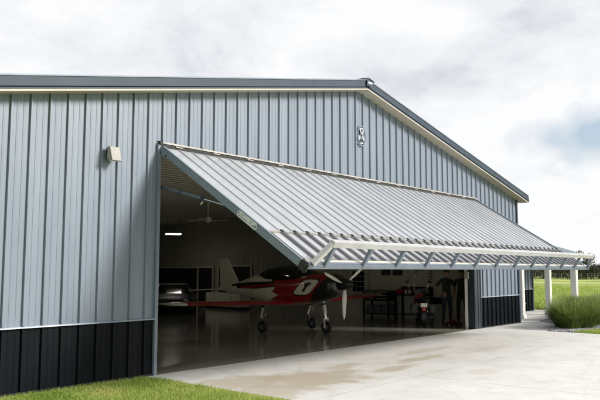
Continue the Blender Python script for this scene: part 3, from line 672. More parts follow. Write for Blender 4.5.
for z, y, c in ((1.18, 5.55, 1.02), (1.3, 5.72, .86), (1.6, 5.92, .66), (2.0, 6.17, .46), (2.04, 6.22, .38)):
    ri.append([(pz, y - 3.8 + px, z) for px, pz in airfoil(c, .08)])
t.loft(ri, M['ac_silver']); t.build('fin', AC, True)
for k in range(3):
    yk = 5.30 + k * .06; xk = -interp(yk)[0] * .93; t = MB(); t.box((xk - .012, yk - 3.8, 1.24), (xk + .02, yk + .035 - 3.8, 1.32), M['ac_black']); t.build('registration_mark', AC)
t = MB(); t.path([AP(AX - .12, 2.25, .92), AP(AX - .14, 2.35, .80), AP(AX - .14, 2.6, .76)], .028, M['bin_grey'], 10); t.build('exhaust_pipe', AC, True)
# propeller
PR = bpy.data.objects.new('propeller', None); COL.objects.link(PR); PR.parent = AC; PR.location = AP(AX, 1.80, 1.33)
t = MB(); pr = []
for y, r in ((.14, .165), (.05, .165), (-.05, .155), (-.15, .12), (-.23, .07), (-.27, .02)): pr.append([(r * math.cos(2 * math.pi * i / 20), y, r * math.sin(2 * math.pi * i / 20)) for i in range(20)])
t.loft(pr, M['ac_black']); t.build('spinner', PR, True)
for ang in (161, 27, 268):
    a = R(ang); d = Vector((math.cos(a), 0, math.sin(a))); q = Vector((-math.sin(a), 0, math.cos(a))); t = MB(); rg = []
    for r, ch, tw in ((.12, .06, 60), (.2, .09, 48), (.35, .125, 34), (.55, .125, 24), (.78, .10, 18), (.88, .07, 15), (.92, .03, 14)):
        tw = R(tw); cx = q * math.cos(tw) + Vector((0, -1, 0)) * math.sin(tw); nn = d.cross(cx)
        rg.append([d * r + cx * (ch / 2 * math.cos(2 * math.pi * i / 10)) + nn * (.012 * math.sin(2 * math.pi * i / 10)) for i in range(10)])
    t.loft(rg, M['prop']); b_ = t.build('propeller_blade', PR, True)
for sx in (-1, 1): t = MB(); t.ell(AP(AX + sx * .24, 1.99, 1.4), (.08, .04, .05), M['dark'], 12, 8); t.build('air_intake', AC)
def gear(x, y, nose, zt):
    g_ = bpy.data.objects.new('landing_gear', None); COL.objects.link(g_); g_.parent = AC; g_.location = AP(x, y, 0)
    t = MB(); rg = []
    for a in range(24):
        th = 2 * math.pi * a / 24; cy, cz = math.cos(th), math.sin(th)
        rg.append([((.055 * math.cos(2 * math.pi * b / 10)), cy * (.125 + .045 * math.sin(2 * math.pi * b / 10)), .17 + cz * (.125 + .045 * math.sin(2 * math.pi * b / 10))) for b in range(10)])
    rg.append(rg[0]); t.loft(rg, M['rubber'], False); t.build('tyre', g_, True)
    t = MB(); t.tube((-.045, 0, .17), (.045, 0, .17), .075, M['bin_grey'], 18); t.tube((-.07, 0, .17), (.07, 0, .17), .03, M['chrome'], 10); t.build('rim', g_, True)
    t = MB()
    if nose:
        for s_ in (-1, 1): t.bar((s_ * .08, 0, .16), (s_ * .07, .02, .40), .02, .05, M['ac_white'], (0, 1, 0))
        t.bar((-.09, .02, .40), (.09, .02, .40), .05, .04, M['ac_white']); t.tube((0, .02, .4), (0, .12, zt), .035, M['chrome'], 12); t.tube((0, .04, .55), (0, .1, zt - .05), .05, M['ac_white'], 12)
    else:
        s_ = -1 if x < AX else 1; t.bar((-s_ * .09, 0, .16), (-s_ * .07, .12, .42), .03, .06, M['chrome'], (0, 1, 0)); t.tube((-s_ * .07, .12, .42), (-s_ * .04, 0, zt), .03, M['ac_white'], 12)
        t.tube((-s_ * .07, .1, .38), (-s_ * .05, -.08, .52), .018, M['chrome'], 8); t.tube((-s_ * .05, -.08, .52), (-s_ * .04, 0, zt - .06), .018, M['chrome'], 8); t.bbox((-s_ * .05 - .06, -.08, zt - .08), (-s_ * .05 + .06, .08, zt), M['ac_black'], .01)
    t.build('strut', g_)
gear(.89, 3.83, False, .77); gear(2.91, 3.72, False, .77); gear(1.9, 2.42, True, .90)

# ---------------------------------------------------------------- motorcycle (seen from behind)
MC = empty('motorcycle', (5.72, 1.66, 0), R(-54), label='red and black motorcycle parked with its rear light towards the door', cat='motorcycle')
# local: +y forward, rear axle at y=0
def wheel(par, y, r, wd):
    e_ = bpy.data.objects.new('wheel', None); COL.objects.link(e_); e_.parent = par; e_.location = (0, y, r)
    t = MB(); rg = []
    for a in range(28):
        th = 2 * math.pi * a / 28; rg.append([(wd / 2 * math.cos(2 * math.pi * b / 10), math.cos(th) * (r - .06 + .06 * math.sin(2 * math.pi * b / 10)), math.sin(th) * (r - .06 + .06 * math.sin(2 * math.pi * b / 10))) for b in range(10)])
    rg.append(rg[0]); t.loft(rg, M['rubber'], False); t.build('tyre', e_, True)
    t = MB()
    for k in range(9): a = R(40 * k); t.tube((0, 0, 0), (0, math.cos(a) * (r - .09), math.sin(a) * (r - .09)), .009, M['chrome'], 6)
    t.tube((-.06, 0, 0), (.06, 0, 0), .05, M['chrome'], 14); t.build('rim', e_)
wheel(MC, 0, .32, .16); wheel(MC, 1.6, .34, .11)
t = MB(); rg = []
for k in range(13):
    a = R(-15 + 165 * k / 12); r = .37; w_ = .11
    rg.append([(sx * w_, -math.cos(a) * rr, .32 + math.sin(a) * rr) for sx, rr in ((-1, r - .08), (-1, r - .01), (-.6, r + .03), (.6, r + .03), (1, r - .01), (1, r - .08))])
t.loft(rg, M['black'], False, lambda c: M['red'] if c[2] > .66 else M['black']); t.build('rear_fender', MC, True)
t = MB(); rg = []
for k in range(9):
    a = R(40 + 110 * k / 8); r = .38; rg.append([(sx * .07, 1.6 - math.cos(a) * rr, .34 + math.sin(a) * rr) for sx, rr in ((-1, r - .05), (-.6, r + .01), (.6, r + .01), (1, r - .05))])
t.loft(rg, M['red'], False); t.build('front_fender', MC, True)
t = MB(); t.ell((0, .95, .84), (.15, .30, .13), M['red'], 18, 12); t.build('fuel_tank', MC, True)
t = MB(); t.ell((0, .42, .76), (.16, .30, .08), M['black'], 16, 8); t.ell((0, .02, .83), (.13, .20, .07), M['black'], 16, 8); t.build('seat', MC, True)
t = MB(); t.ell((0, .85, .45), (.17, .20, .19), M['black'], 12, 8)
for k in range(6): t.bbox((-.13, .72 + .0, .5 + k * .03), (.13, 1.02, .515 + k * .03), M['chrome'], .004)
t.tube((-.24, .75, .42), (.24, .75, .42), .1, M['chrome'], 16); t.build('engine', MC, True)
for sx in (-1, 1):
    t = MB(); t.tube((sx * .2, .8, .35), (sx * .24, -.25, .30), .04, M['bin_grey'], 12, .05); t.tube((sx * .24, -.25, .30), (sx * .2405, -.258, .2997), .045, M['dark'], 12); t.build('exhaust_pipe', MC, True)
    t = MB(); t.bbox((sx * .27 - .09, -.32, .42), (sx * .27 + .09, .25, .68), M['black'], .04); t.build('saddlebag', MC, True)
    t = MB(); t.tube((sx * .1, 1.62, .35), (sx * .1, 1.25, 1.0), .025, M['chrome'], 10); t.build('fork_leg', MC, True)
    t = MB(); t.path([(sx * .28, 1.15, 1.12), (sx * .33, 1.15, 1.30)], .008, M['chrome'], 6); t.ell((sx * .35, 1.12, 1.33), (.07, .02, .045), M['black'], 14, 8); t.build('mirror', MC, True)
    t = MB(); t.ell((sx * .15, -.33, .66), (.022, .03, .022), M['hinge'], 10, 8); t.build('turn_signal', MC, True)
t = MB(); t.path([(-.40, .95, 1.08), (-.30, 1.12, 1.15), (-.08, 1.22, 1.06), (.08, 1.22, 1.06), (.30, 1.12, 1.15), (.40, .95, 1.08)], .015, M['chrome'], 8); t.tube((-.40, .95, 1.08), (-.36, 1.03, 1.11), .022, M['black'], 8); t.tube((.40, .95, 1.08), (.36, 1.03, 1.11), .022, M['black'], 8); t.build('handlebar', MC, True)
t = MB(); t.path([(-.12, 1.2, 1.1), (-.14, 1.15, 1.4), (-.08, 1.1, 1.62)], .010, M['chrome'], 6); t.bbox((-.12, 1.06, 1.60), (-.02, 1.09, 1.72), M['black'], .01); t.build('phone_mount', MC)
t = MB(); t.ell((0, 1.42, .92), (.11, .12, .11), M['chrome'], 16, 10); t.build('headlight', MC, True)
t = MB(); t.bbox((-.055, -.42, .50), (.055, -.37, .57), M['tail_red'], .012); t.build('tail_light', MC)
t = MB(); t.bbox((-.10, -.415, .60), (.10, -.395, .72), M['ac_white'], .006); t.build('licence_plate', MC)

# ---------------------------------------------------------------- workshop furniture along the right wall
TC = empty('tool_chest', (8.42, 4.98, 0), label='black drawer bench with grey bins below, under the right wing', cat='tool chest')
t = MB(); t.bbox((-.3, -.56, .60), (.3, .56, .94), M['tool_black'], .01); t.bbox((-.32, -.58, .94), (.32, .58, .98), M['wood'], .006); t.build('cabinet', TC)
for i in range(2):
    for k in range(3):
        y0 = -.53 + i * .54; t = MB(); t.bbox((-.315, y0, .62 + k * .105), (-.302, y0 + .5, .71 + k * .105), M['tool_black'], .004); dr = t.build('drawer', TC)
        t = MB(); t.bbox((-.34, y0 + .03, .685 + k * .105), (-.316, y0 + .47, .70 + k * .105), M['ac_silver'], .004); t.build('handle', dr)
for sy in (-1, 1):
    for sx in (-1, 1): t = MB(); t.bbox((sx * .27 - .03, sy * .53 - .03, .0), (sx * .27 + .03, sy * .53 + .03, .6), M['tool_black'], .005); t.build('leg', TC)
t = MB(); t.box((-.28, -.52, .12), (.28, .52, .15), M['tool_black']); t.build('shelf', TC)
for k, y in enumerate((-.36, .0, .36)):
    t = MB(); t.bbox((-.2, y - .15, .151), (.2, y + .15, .43), M['bin_grey'], .02); o = t.build('storage_bin', None, loc=(8.42, 4.98, 0)); tag(o, ['grey plastic bin on the shelf below the drawers, nearest the motorcycle', 'grey plastic bin in the middle of the shelf below the drawers', 'grey plastic bin on the shelf below the drawers, nearest the propeller'][k], 'bin', 'grey bins under the drawer bench')
WB = empty('workbench', (8.38, 3.55, 0), label='dark workbench with back panel of tools, behind the motorcycle', cat='workbench')
t = MB(); t.bbox((-.3, -.62, .82), (.3, .66, .87), M['tool_black'], .006); t.build('bench_top', WB)
for sy in (-.58, .6):
    for sx in (-.26, .26): t = MB(); t.bbox((sx - .035, sy - .035, 0), (sx + .035, sy + .035, .82), M['tool_black'], .005); t.build('leg', WB)
t = MB(); t.bbox((.27, -.62, .87), (.31, .66, 1.12), M['tool_black'], .006); t.build('back_panel', WB)
t = MB(); t.box((-.26, -.58, .15), (.26, .6, .18), M['tool_black']); t.build('shelf', WB)
t = MB(); t.box((-.26, -1.15, .74), (.1, -.625, .78), M['tool_black']); t.box((.05, -1.1, .74 - .2), (.08, -.63, .74), M['tool_black']); t.build('side_shelf', WB)
items = [('grinder', -.4), ('vice', -.1), ('paint_can', .15), ('paint_can', .3), ('toolbox', .5)]
for k, (nm, y) in enumerate(items):
    t = MB(); z = .871
    if nm == 'grinder': t.tube((-.02, y - .14, z + .11), (-.02, y + .14, z + .11), .055, M['bin_grey'], 14); t.tube((-.02, y - .17, z + .11), (-.02, y - .14, z + .11), .09, M['chrome'], 16); t.tube((-.02, y + .14, z + .11), (-.02, y + .17, z + .11), .09, M['chrome'], 16); t.bbox((-.08, y - .07, z), (.06, y + .07, z + .07), M['bin_grey'], .006); lb = 'small bench grinder with two wheels on the dark workbench'
    elif nm == 'vice': t.bbox((-.1, y - .06, z), (.08, y + .06, z + .06), M['tool_black'], .01); t.bbox((-.12, y - .05, z + .06), (-.03, y + .05, z + .15), M['chrome'], .008); t.bbox((.0, y - .05, z + .06), (.08, y + .05, z + .15), M['chrome'], .008); t.tube((-.22, y, z + .09), (-.12, y, z + .09), .014, M['chrome'], 8); t.tube((-.2, y - .06, z + .09), (-.2, y + .06, z + .09), .006, M['chrome'], 6); lb = 'small metal bench vice on the dark workbench'
    elif nm == 'paint_can': t.tube((0, y, z), (0, y, z + .13), .05, M['ac_silver'], 16); t.tube((0, y, z + .13), (0, y, z + .14), .053, M['chrome'], 16); t.tube((0, y, z + .14), (0, y, z + .146), .04, M['ac_silver'], 12); lb = 'small silver can on the workbench, beside the %s' % ('vice' if k == 2 else 'toolbox')
    else: t.bbox((-.1, y - .13, z), (.08, y + .13, z + .12), M['red'], .012); t.bbox((-.105, y - .135, z + .121), (.085, y + .135, z + .16), M['red'], .012); t.path([(-.01, y - .07, z + .16), (-.01, y - .07, z + .2), (-.01, y + .07, z + .2), (-.01, y + .07, z + .16)], .008, M['black'], 6); lb = 'small dark red toolbox at the end of the workbench'
    o = t.build(nm, None, loc=(8.38, 3.55, 0)); tag(o, lb, nm.replace('_', ' '), 'cans on the workbench' if nm == 'paint_can' else None)
for k, (y0, y1) in enumerate(((4.75, 5.13), (4.24, 4.64))):
    e_ = empty('wall_picture', (8.78, (y0 + y1) / 2, 1.64), label=['dark framed picture on the wall, the one nearer the grid-window door', 'dark framed picture on the wall, the one nearer the motorcycle'][k], cat='picture', group='pictures on the workshop wall')
    h_ = (y1 - y0) / 2; t = MB(); t.bbox((-.02, -h_, -.12), (.02, h_, .12), M['black'], .005); t.build('frame', e_); t = MB(); t.box((-.024, -h_ + .02, -.10), (-.0201, h_ - .02, .10), M['picture']); t.build('print', e_)
t = MB(); t.box((8.785, 2.97, 1.3), (8.798, 3.18, 1.9), M['wallboard']); 
for k in range(6): t.box((8.781, 3.0, 1.36 + k * .09), (8.785, 3.06 + .02 * (k % 3), 1.41 + k * .09), M['bin_grey']); t.box((8.781, 3.09, 1.36 + k * .09), (8.785, 3.15, 1.41 + k * .09), M['bin_grey'])
o = t.build('wall_chart'); tag(o, 'tall pale chart with grey blocks on the wall above the motorcycle', 'chart')
SC = empty('storage_cabinet', (8.5, 13.0, 0), label='low white cabinet against the far wall behind the aircraft tail', cat='cabinet')
t = MB(); t.bbox((-.3, -1.1, .12), (.3, 1.1, .72), M['ac_white'], .01); t.build('carcass', SC); t = MB(); t.box((-.26, -1.05, 0), (.26, 1.05, .12), M['black']); t.build('plinth', SC)
for k in range(4): y = -1.06 + k * .535; t = MB(); t.bbox((-.318, y, .16), (-.302, y + .51, .69), M['ac_white'], .006); d_ = t.build('door', SC); t = MB(); t.bbox((-.335, y + .45, .4), (-.319, y + .47, .52), M['chrome'], .003); t.build('handle', d_)
# dark car at the back left
CR = empty('parked_car', (5.75, 13.4, 0), R(-44), label='low black car parked in the dark at the back left of the hangar', cat='car')
t = MB(); rg = []
for y, hw, z0, z1 in ((-2.1, .60, .30, .52), (-2.0, .80, .22, .62), (-1.5, .87, .18, .70), (-.6, .88, .17, .78), (.6, .88, .17, .80), (1.5, .87, .18, .80), (2.0, .80, .24, .74), (2.1, .66, .32, .64)):
    rg.append([(hw * math.copysign(abs(math.cos(a)) ** .6, math.cos(a)), y, (z0 + z1) / 2 + (z1 - z0) / 2 * math.copysign(abs(math.sin(a)) ** .6, math.sin(a))) for a in [2 * math.pi * i / 24 for i in range(24)]])
t.loft(rg, M['black']); t.build('body', CR, True)
t = MB(); rg = []
for z, hw, y0, y1 in ((.74, .76, -.75, 1.35), (.95, .66, -.35, 1.05), (1.12, .55, .02, .72), (1.15, .45, .12, .6)): rg.append([(-hw, y0, z), (hw, y0, z), (hw, y1, z), (-hw, y1, z)])
t.loft(rg, M['glass_dark']); cab = t.build('cabin', CR)
t = MB(); t.path([(-.76, -.75, .75), (-.56, .02, 1.12), (.56, .02, 1.12), (.76, -.75, .75)], .018, M['chrome'], 6); t.build('windscreen_frame', cab)
for sx in (-1, 1):
    t = MB(); t.ell((sx * .6, -2.0, .52), (.14, .06, .07), M['ac_white'], 12, 8); t.build('headlight', CR, True)
    t = MB(); t.ell((sx * .92, -.55, .85), (.09, .05, .06), M['ac_black'], 10, 8); t.build('mirror', CR, True)
    for y in (-1.35, 1.35): t = MB(); t.tube((sx * .68, y, .31), (sx * .89, y, .31), .31, M['rubber'], 24); wh = t.build('wheel', CR, True); t = MB(); t.tube((sx * .89, y, .31), (sx * .90, y, .31), .2, M['chrome'], 16); t.build('rim', wh)
# floor jack near the people
FJ = empty('floor_jack', (6.75, 1.15, 0), R(70), label='small dark red floor jack on the floor by the people', cat='jack')
t = MB(); t.bbox((-.13, -.3, .06), (.13, .3, .13), M['jack'], .015); t.build('chassis', FJ); FJ.scale = (.75,) * 3; t = MB(); t.bar((0, -.1, .12), (0, .22, .26), 07e-2, .05, M['jack']); t.tube((0, .22, .27), (0, .22, .31), .05, M['black'], 12); t.build('lift_arm', FJ)
t = MB(); t.tube((0, -.25, .1), (0, -.42, .5), .012, M['jack'], 8); t.build('handle', FJ)
for sx in (-1, 1):
    for y in (-.25, .25): t = MB(); t.tube((sx * .13, y, .045), (sx * .17, y, .045), .045, M['black'], 14); t.build('wheel', FJ)
# bin by the porch post
TB = empty('waste_bin', (13.05, 1.55, 0), label='small dark waste bin with tan lid beside the porch post', cat='bin')
t = MB(); t.tube((0, 0, 0), (0, 0, .42), .13, M['black'], 20, .16); t.build('body', TB, True); t = MB(); t.tube((0, 0, .42), (0, 0, .46), .17, M['tan_plastic'], 20); t.tube((0, 0, .46), (0, 0, .5), .12, M['tan_plastic'], 20, .06); t.build('lid', TB, True)

# ---------------------------------------------------------------- people
def person(name, loc, rz, joints, label, female=False, shirt=None, pants=None):
    root = empty(name, loc, rz, label=label, cat='person')
    bm = bmesh.new(); lay = bm.verts.layers.skin.verify(); V = {}
    for k, (p, r, par) in joints.items():
        v = bm.verts.new(p); v[lay].radius = (r, r) if not isinstance(r, tuple) else r; V[k] = v
        if par: bm.edges.new((V[par], v))
        else: v[lay].use_root = True
    me = bpy.data.meshes.new('body'); bm.to_mesh(me); bm.free()
    ob = bpy.data.objects.new('body', me); COL.objects.link(ob); ob.modifiers.new('skin', 'SKIN'); sb = ob.modifiers.new('sub', 'SUBSURF'); sb.levels = 2
    bpy.context.view_layer.update(); ev = ob.evaluated_get(bpy.context.evaluated_depsgraph_get()); nm = bpy.data.meshes.new_from_object(ev); ob.modifiers.clear(); ob.data = nm; ob.parent = root
    nm.materials.clear()
    for m in (M['skin'], shirt, pants, M['black']): nm.materials.append(m)
    armx = {}
    for p in nm.polygons:
        c = p.center; i = 0
        if c.z < .09: i = 3
        elif c.z < .94: i = 2
        elif c.z < 1.47: i = 1
        if p.index >= 0:
            # forearms and hands are bare
            for hx in ('handL', 'handR'):
                h = Vector(joints[hx][0]); e0 = Vector(joints['elb' + hx[-1]][0])
                for q in (0, .25, .5, .75, 1, 1.3):
                    if (c - (e0 + (h - e0) * q)).length < .07: i = 0
        p.material_index = i; p.use_smooth = True
    # face: nose, eyes, ears, and hair as separate child
    hc = Vector(joints['head'][0])
    t = MB(); t.ell(hc + Vector((0, .012, .035)), (.083, .098, .09), M['hair'], 18, 10)
    if female: t.ell(hc + Vector((0, .06, -.08)), (.07, .05, .13), M['hair'], 14, 10)
    t.build('hair', root, True)
    t = MB(); t.ell(hc + Vector((0, -.098, -.01)), (.012, .018, .022), M['skin'], 8, 6)
    for sx in (-1, 1): t.ell(hc + Vector((sx * .082, 0, .0)), (.012, .02, .03), M['skin'], 8, 6); t.ell(hc + Vector((sx * .03, -.086, .018)), (.011, .006, .007), M['dark'], 8, 6)
    t.ell(hc + Vector((0, -.088, -.05)), (.022, .006, .005), M['tail_red'] if False else M['skin'], 8, 6); t.build('face', root, True)
    return root
def skeleton(h, arms):
    J = {'pelvis': ((0, 0, .95), (.135, .105), None), 'waist': ((0, 0, 1.10), (.13, .095), 'pelvis'), 'chest': ((0, 0, 1.30), (.155, .11), 'waist'), 'neckb': ((0, .01, 1.45), (.075, .065), 'chest'), 'neck': ((0, 0, 1.51), .055, 'neckb'),
         'head0': ((0, -.01, 1.57), (.065, .075), 'neck'), 'head': ((0, -.01, 1.65), (.078, .092), 'head0'), 'head1': ((0, 0, 1.72), (.06, .07), 'head')}
    for s_, n_ in ((-1, 'L'), (1, 'R')):
        a = arms[n_]
        J['sho' + n_] = ((s_ * .18, .01, 1.40), .062, 'chest'); J['elb' + n_] = (a[0], .043, 'sho' + n_); J['wri' + n_] = (a[1], .028, 'elb' + n_)
        J['hand' + n_] = (a[2], (.022, .04), 'wri' + n_)
        w_, h_ = Vector(a[1]), Vector(a[2]); d = (h_ - w_).normalized(); q = Vector((0, 1, 0)); q = (q - d * q.dot(d)).normalized(); pin = Vector((-s_, 0, 0))
        for k in range(4):
            b0 = h_ + d * .03 + q * (k - 1.5) * .02; ln = (.07, .08, .075, .06)[k]; kn = b0 + d * ln * .5
            J['f%d%s' % (k, n_)] = (tuple(b0), .009, 'hand' + n_); J['g%d%s' % (k, n_)] = (tuple(kn), .0085, 'f%d%s' % (k, n_)); J['h%d%s' % (k, n_)] = (tuple(kn + (d * .8 + pin * .5).normalized() * ln * .5), .007, 'g%d%s' % (k, n_))
        tb = w_ + d * .03 - q * .03; J['t0' + n_] = (tuple(tb), .011, 'wri' + n_); J['t1' + n_] = (tuple(tb + d * .035 - q * .025), .009, 't0' + n_)
        J['hip' + n_] = ((s_ * .095, 0, .88), .095, 'pelvis'); J['knee' + n_] = ((s_ * .12, -.015, .50), .062, 'hip' + n_); J['ank' + n_] = ((s_ * .13, .02, .10), .042, 'knee' + n_)
        J['heel' + n_] = ((s_ * .13, .03, .045), .042, 'ank' + n_); J['toe' + n_] = ((s_ * .15, -.14, .035), (.04, .032), 'heel' + n_)
    return J
# first person: hands on hips; second: arms hanging
armA = {'L': ((-.36, .06, 1.16), (-.22, -.02, 1.02), (-.17, -.05, .99)), 'R': ((.34, .05, 1.15), (.24, -.06, .98), (.22, -.09, .91))}
armB = {'L': ((-.25, .02, 1.12), (-.26, -.05, .88), (-.26, -.07, .80)), 'R': ((.25, .02, 1.12), (.22, -.14, .94), (.17, -.2, .91))}
face_cam = math.atan2(-13.1 - 6.3, -(-9.2 - 1.3))   # local -y towards the camera
def yaw_to(px, py, tx, ty): return math.atan2(ty - py, tx - px) + math.pi / 2
person('person', (6.6, 1.30, 0), yaw_to(6.45, 1.32, 2, -6), skeleton(1.76, armA), 'person in dark shirt and jeans with hands at the hips, nearer the motorcycle', False, M['cloth_dark'], M['jeans'])
person('person', (7.0, .98, 0), yaw_to(7.25, .95, 3, -1), skeleton(1.72, armB), 'person in dark clothes with arms hanging, closest to the right door jamb', True, M['cloth_dark'], M['cloth_dark'])

# ---------------------------------------------------------------- vegetation
def inpoly(x, y, P):
    c = False
    for (x0, y0), (x1, y1) in zip(P, P[1:] + P[:1]):
        if (y0 > y) != (y1 > y) and x < (x1 - x0) * (y - y0) / (y1 - y0) + x0: c = not c
    return c
def blades(n, sampler, hmin, hmax, wd, lean, mtl, name, segs=1):
    vs, fs, ti = [], [], []
    for _ in range(n):
        x, y = sampler(); a = rnd.uniform(0, 6.283); h = rnd.uniform(hmin, hmax); ln = rnd.uniform(0, lean); b = rnd.uniform(0, 6.283)
        dx, dy = math.cos(a) * wd / 2, math.sin(a) * wd / 2; lx, ly = math.cos(b) * ln * h, math.sin(b) * ln * h; k = len(vs); q = rnd.random()
        q = min(1, max(0, .5 + .5 * mnoise(Vector((x * 1.3, y * 1.3, 0))) + rnd.uniform(-.35, .35)))
        vs += [(x - dx, y - dy, -.01), (x + dx, y + dy, -.01), (x + lx * .4 + dx * .7, y + ly * .4 + dy * .7, h * .6), (x + lx * .4 - dx * .7, y + ly * .4 - dy * .7, h * .6), (x + lx, y + ly, h)]
        fs += [(k, k + 1, k + 2, k + 3), (k + 3, k + 2, k + 4)]; ti += [q] * 5
    t = MB(); t.add(vs, fs, mtl); t.tint = ti; return t.build(name)
LAWN_L = [(-12.5, -.03), (-6.0, -.03), (-6.03, -24), (-12.5, -24)]
def lawn_sampler():
    while True:
        y = -.04 - abs(rnd.triangular(0, 5.5, 0.3)); x = rnd.uniform(-11.5, -5.96 - .0)
        if x > -5.96 - rnd.random() * .12 and rnd.random() < .5: continue
        e_ = -6.0 - .07 * y * 0 + .12 * mnoise(Vector((y * 2.2, 0, 0))) - .05 + .09 * mnoise(Vector((y * 9, 4, 0)))
        if y < -1.2: e_ -= .09 * min(1, (-1.2 - y))
        if x < e_: return x, y
o = blades(80000, lawn_sampler, .022, .062, .007, .9, M['lawn_blade'], 'lawn_grass'); tag(o, 'bright green mown lawn along the foot of the left wall', 'grass', kind='stuff')
def lr_sampler():
    while True:
        x = rnd.uniform(6.5, 11); y = rnd.uniform(-4.4, -2.5)
        if inpoly(x, y, LAWN_R) or (x < 6.6 and y < -2.6 and rnd.random() < .4): return x, y
o = blades(16000, lr_sampler, .03, .07, .007, .9, M['lawn_blade'], 'lawn_edge_grass'); tag(o, 'strip of green lawn in front of the gravel bed', 'grass', kind='stuff')
slab('lawn', LAWN_L, -.002, M['field'], .004); slab('lawn_right', LAWN_R, -.001, M['field'], .005)
# rough meadow grass just behind the porch
def mead():
    while True:
        x = 17.1 + rnd.random() ** 1.8 * 45; y = rnd.uniform(-4, 30)
        if y < 10 + (x - 17) * .7: return x, y
o = blades(60000, mead, .06, .26, .03, .8, M['lawn_blade'], 'meadow_grass'); tag(o, 'rough green meadow grass beyond the porch', 'grass', kind='stuff')
# gravel
t = MB(); st = []
for _ in range(5200):
    while True:
        x = rnd.uniform(6.5, 12.5); y = rnd.uniform(-2.85, .05)
        if inpoly(x, y, BED) and (y < -1.9 or x < 11.5): break
    r = rnd.uniform(.015, .045); a = rnd.uniform(0, 6.28); k = len(st)
    vs = []
    for (px, py, pz) in ((1, 0, 0), (-1, 0, 0), (0, 1, 0), (0, -1, 0), (0, 0, 1), (0, 0, -1)): 
        q = r * rnd.uniform(.7, 1.25); vs.append((x + q * (px * math.cos(a) - py * math.sin(a)), y + q * (px * math.sin(a) + py * math.cos(a)), .012 + pz * q * .75))
    t.add(vs, [(0, 2, 4), (2, 1, 4), (1, 3, 4), (3, 0, 4), (2, 0, 5), (1, 2, 5), (3, 1, 5), (0, 3, 5)], M['stone'])
o = t.build('gravel'); tag(o, 'grey gravel stones around the ornamental grasses', 'gravel', kind='stuff')
# ornamental grass clumps
def clump_mesh(seed):
    rg = random.Random(seed); vs, fs, ti = [], [], []
    for _ in range(2600):
        a = rg.uniform(0, 6.283); r0 = .16 * math.sqrt(rg.random()); out_ = rg.random() ** .8; L0 = rg.uniform(.65, 1.12); w0 = rg.uniform(.005, .010)
        tilt = .06 + out_ * .85; L0 *= 1 - .30 * out_; b = a + rg.uniform(-.5, .5); p = Vector((r0 * 1.5 * math.cos(a), r0 * 1.5 * math.sin(a), 0)); d = Vector((math.cos(b) * math.sin(tilt * .5), math.sin(b) * math.sin(tilt * .5), math.cos(tilt * .5)))
        side = Vector((-math.sin(b), math.cos(b), 0)); k = len(vs); n = 5; q = min(1, max(0, rg.gauss(.45, .25)))
        if rg.random() < .05: q = 1; L0 *= 1.12; tilt *= 1.3
        for i in range(n + 1):
            wk = w0 * (1 - (i / n) ** 2) + .0008; vs += [p - side * wk, p + side * wk]; ti += [q, q]
            p = p + d * L0 / n; d = (d + Vector((math.cos(b) * .17 * tilt, math.sin(b) * .17 * tilt, -.20 * tilt * (i + .5) / 2))).normalized()
        for i in range(n): fs.append((k + 2 * i, k + 2 * i + 1, k + 2 * i + 3, k + 2 * i + 2))
    t = MB(); t.add(vs, fs, M['orn_blade']); t.tint = ti; return t
protos = [clump_mesh(s_).build('grass_clump') for s_ in (11, 12, 13)]
spots = [(7.74, -2.08), (8.15, -1.8), (8.3, -2.3), (8.65, -2.2), (9.5, -2.15), (10.4, -2.1), (11.3, -2.15), (12.2, -2.1), (13.1, -2.1), (14.0, -2.1), (9.1, -1.65), (9.95, -1.45), (10.85, -1.35), (11.75, -1.4), (12.65, -1.3), (13.6, -1.3), (14.5, -1.4), (11.2, -.75), (12.2, -.7), (13.2, -.65), (15.0, -.8), (14.2, -.7)]
for i, (x, y) in enumerate(spots):
    if i < 3: o = protos[i]
    else: o = protos[i % 3].copy(); COL.objects.link(o)
    o.location = (x, y, 0); s_ = rnd.uniform(.86, 1.0); o.scale = (s_ * 1.15, s_ * 1.15, s_ * .88); o.rotation_euler.z = rnd.uniform(0, 6.28)
    lb = 'tall green ornamental grass clump in the gravel bed, merging with its neighbours'
    if i == 0: lb = 'tall green ornamental grass clump at the left end of the bed, nearest the apron'
    tag(o, lb, 'ornamental grass', 'ornamental grasses in the gravel bed')

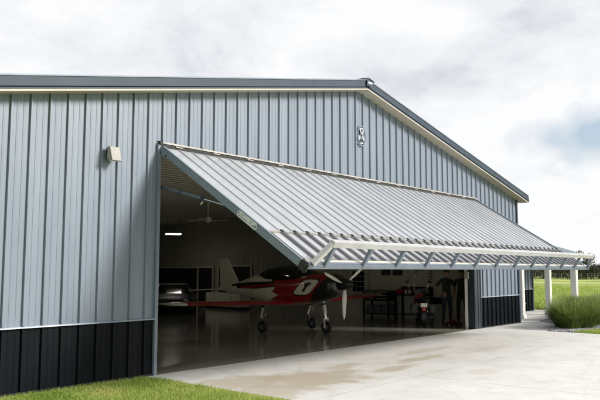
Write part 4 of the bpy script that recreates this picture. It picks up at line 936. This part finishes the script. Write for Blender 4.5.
# trees: each with a tapered trunk, limbs and a crown of leaf clumps
def tree_proto(seed, h, wd, leafm, n=1700):
    rg = random.Random(seed)
    root = empty('tree', (0, 0, 0))
    t = MB(); th = h * .25; t.tube((0, 0, -.1), (.05, 0, th), .09, M['bark'], 8, .06)
    cl = []
    for k in range(14):
        a = rg.uniform(0, 6.28); r = wd * rg.uniform(.15, .42); z = h * rg.uniform(.07, .86); p = Vector((r * math.cos(a), r * math.sin(a), z)); t.tube((.05, 0, th * rg.uniform(.6, 1)), p, .035, M['bark'], 5, .012); cl.append((p, rg.uniform(.16, .30) * wd))
    cl.append((Vector((0, 0, h * .85)), .2 * wd)); t.build('trunk', root)
    vs, fs = [], []
    for _ in range(n):
        p, r = rg.choice(cl); d = Vector((rg.gauss(0, 1), rg.gauss(0, 1), rg.gauss(0, 1))).normalized() * r * rg.random() ** .4; d.z *= .85; c = p + d; s_ = rg.uniform(.05, .12)
        u = Vector((rg.gauss(0, 1), rg.gauss(0, 1), rg.gauss(0, 1))).normalized(); v = u.orthogonal().normalized(); k = len(vs); vs += [c - u * s_, c + v * s_ * .6, c + u * s_, c - v * s_ * .6]; fs.append((k, k + 1, k + 2, k + 3))
    t = MB(); t.add(vs, fs, leafm); t.build('crown', root)
    return root
TP = [tree_proto(1, 3.1, 2.6, M['leaf']), tree_proto(2, 3.4, 2.9, M['leaf2']), tree_proto(3, 2.8, 2.4, M['leaf']), tree_proto(4, 3.7, 3.2, M['leaf2'])]
used = set()
fd = lambda px, Z: CAMP + (R0 * ((px - 300) / 694.5) + Vector((math.sin(YAW), math.cos(YAW), 0))) * Z
n_t = 0
px = 425
while px < 700:
    for row, Z0 in ((0, 138), (1, 146)):
        k = rnd.randrange(4); src = TP[k]
        if k not in used: used.add(k); o = src
        else: o = copy_tree(src)
        p = fd(px + rnd.uniform(-3, 3) + row * 4, Z0 + rnd.uniform(-2, 2)); o.location = (p.x, p.y, 0); s_ = rnd.uniform(.85, 1.15) ; o.scale = (s_, s_, s_ * rnd.uniform(.85, 1.05)); o.rotation_euler.z = rnd.uniform(0, 6.28)
        tag(o, 'small dark bushy tree in the distant shelterbelt beyond the meadow', 'tree', 'trees of the distant shelterbelt')
    px += 7.5
for q, (px, sc_, lb) in enumerate(((578.5, 1.75, 'taller tree of the shelterbelt rising above the porch roof edge'), (597, 1.1, 'broad dark shelterbelt tree at the right edge of the photo'), (608, 1.15, 'dark shelterbelt tree just beyond the right edge'))):
    o = copy_tree(TP[(q + 1) % 4]); p = fd(px, 143 - q); o.location = (p.x, p.y, 0); o.scale = (sc_,) * 3; tag(o, lb, 'tree', 'trees of the distant shelterbelt')
# wire fence in front of the trees
FE = empty('wire_fence', (0, 0, 0), label='long wire fence with thin wooden posts in front of the distant trees', cat='fence')
pp = [fd(px, 128) for px in [430 + 6.5 * i for i in range(40)]]
for p in pp: t = MB(); t.tube((p.x, p.y, -.2), (p.x, p.y, 1.25), .07, M['wood'], 7, .06); t.build('post', FE)
t = MB()
for z in (.4, .75, 1.1): t.tube((pp[0].x, pp[0].y, z), (pp[-1].x, pp[-1].y, z), .012, M['wood'], 4)
o = t.build('wire', FE)
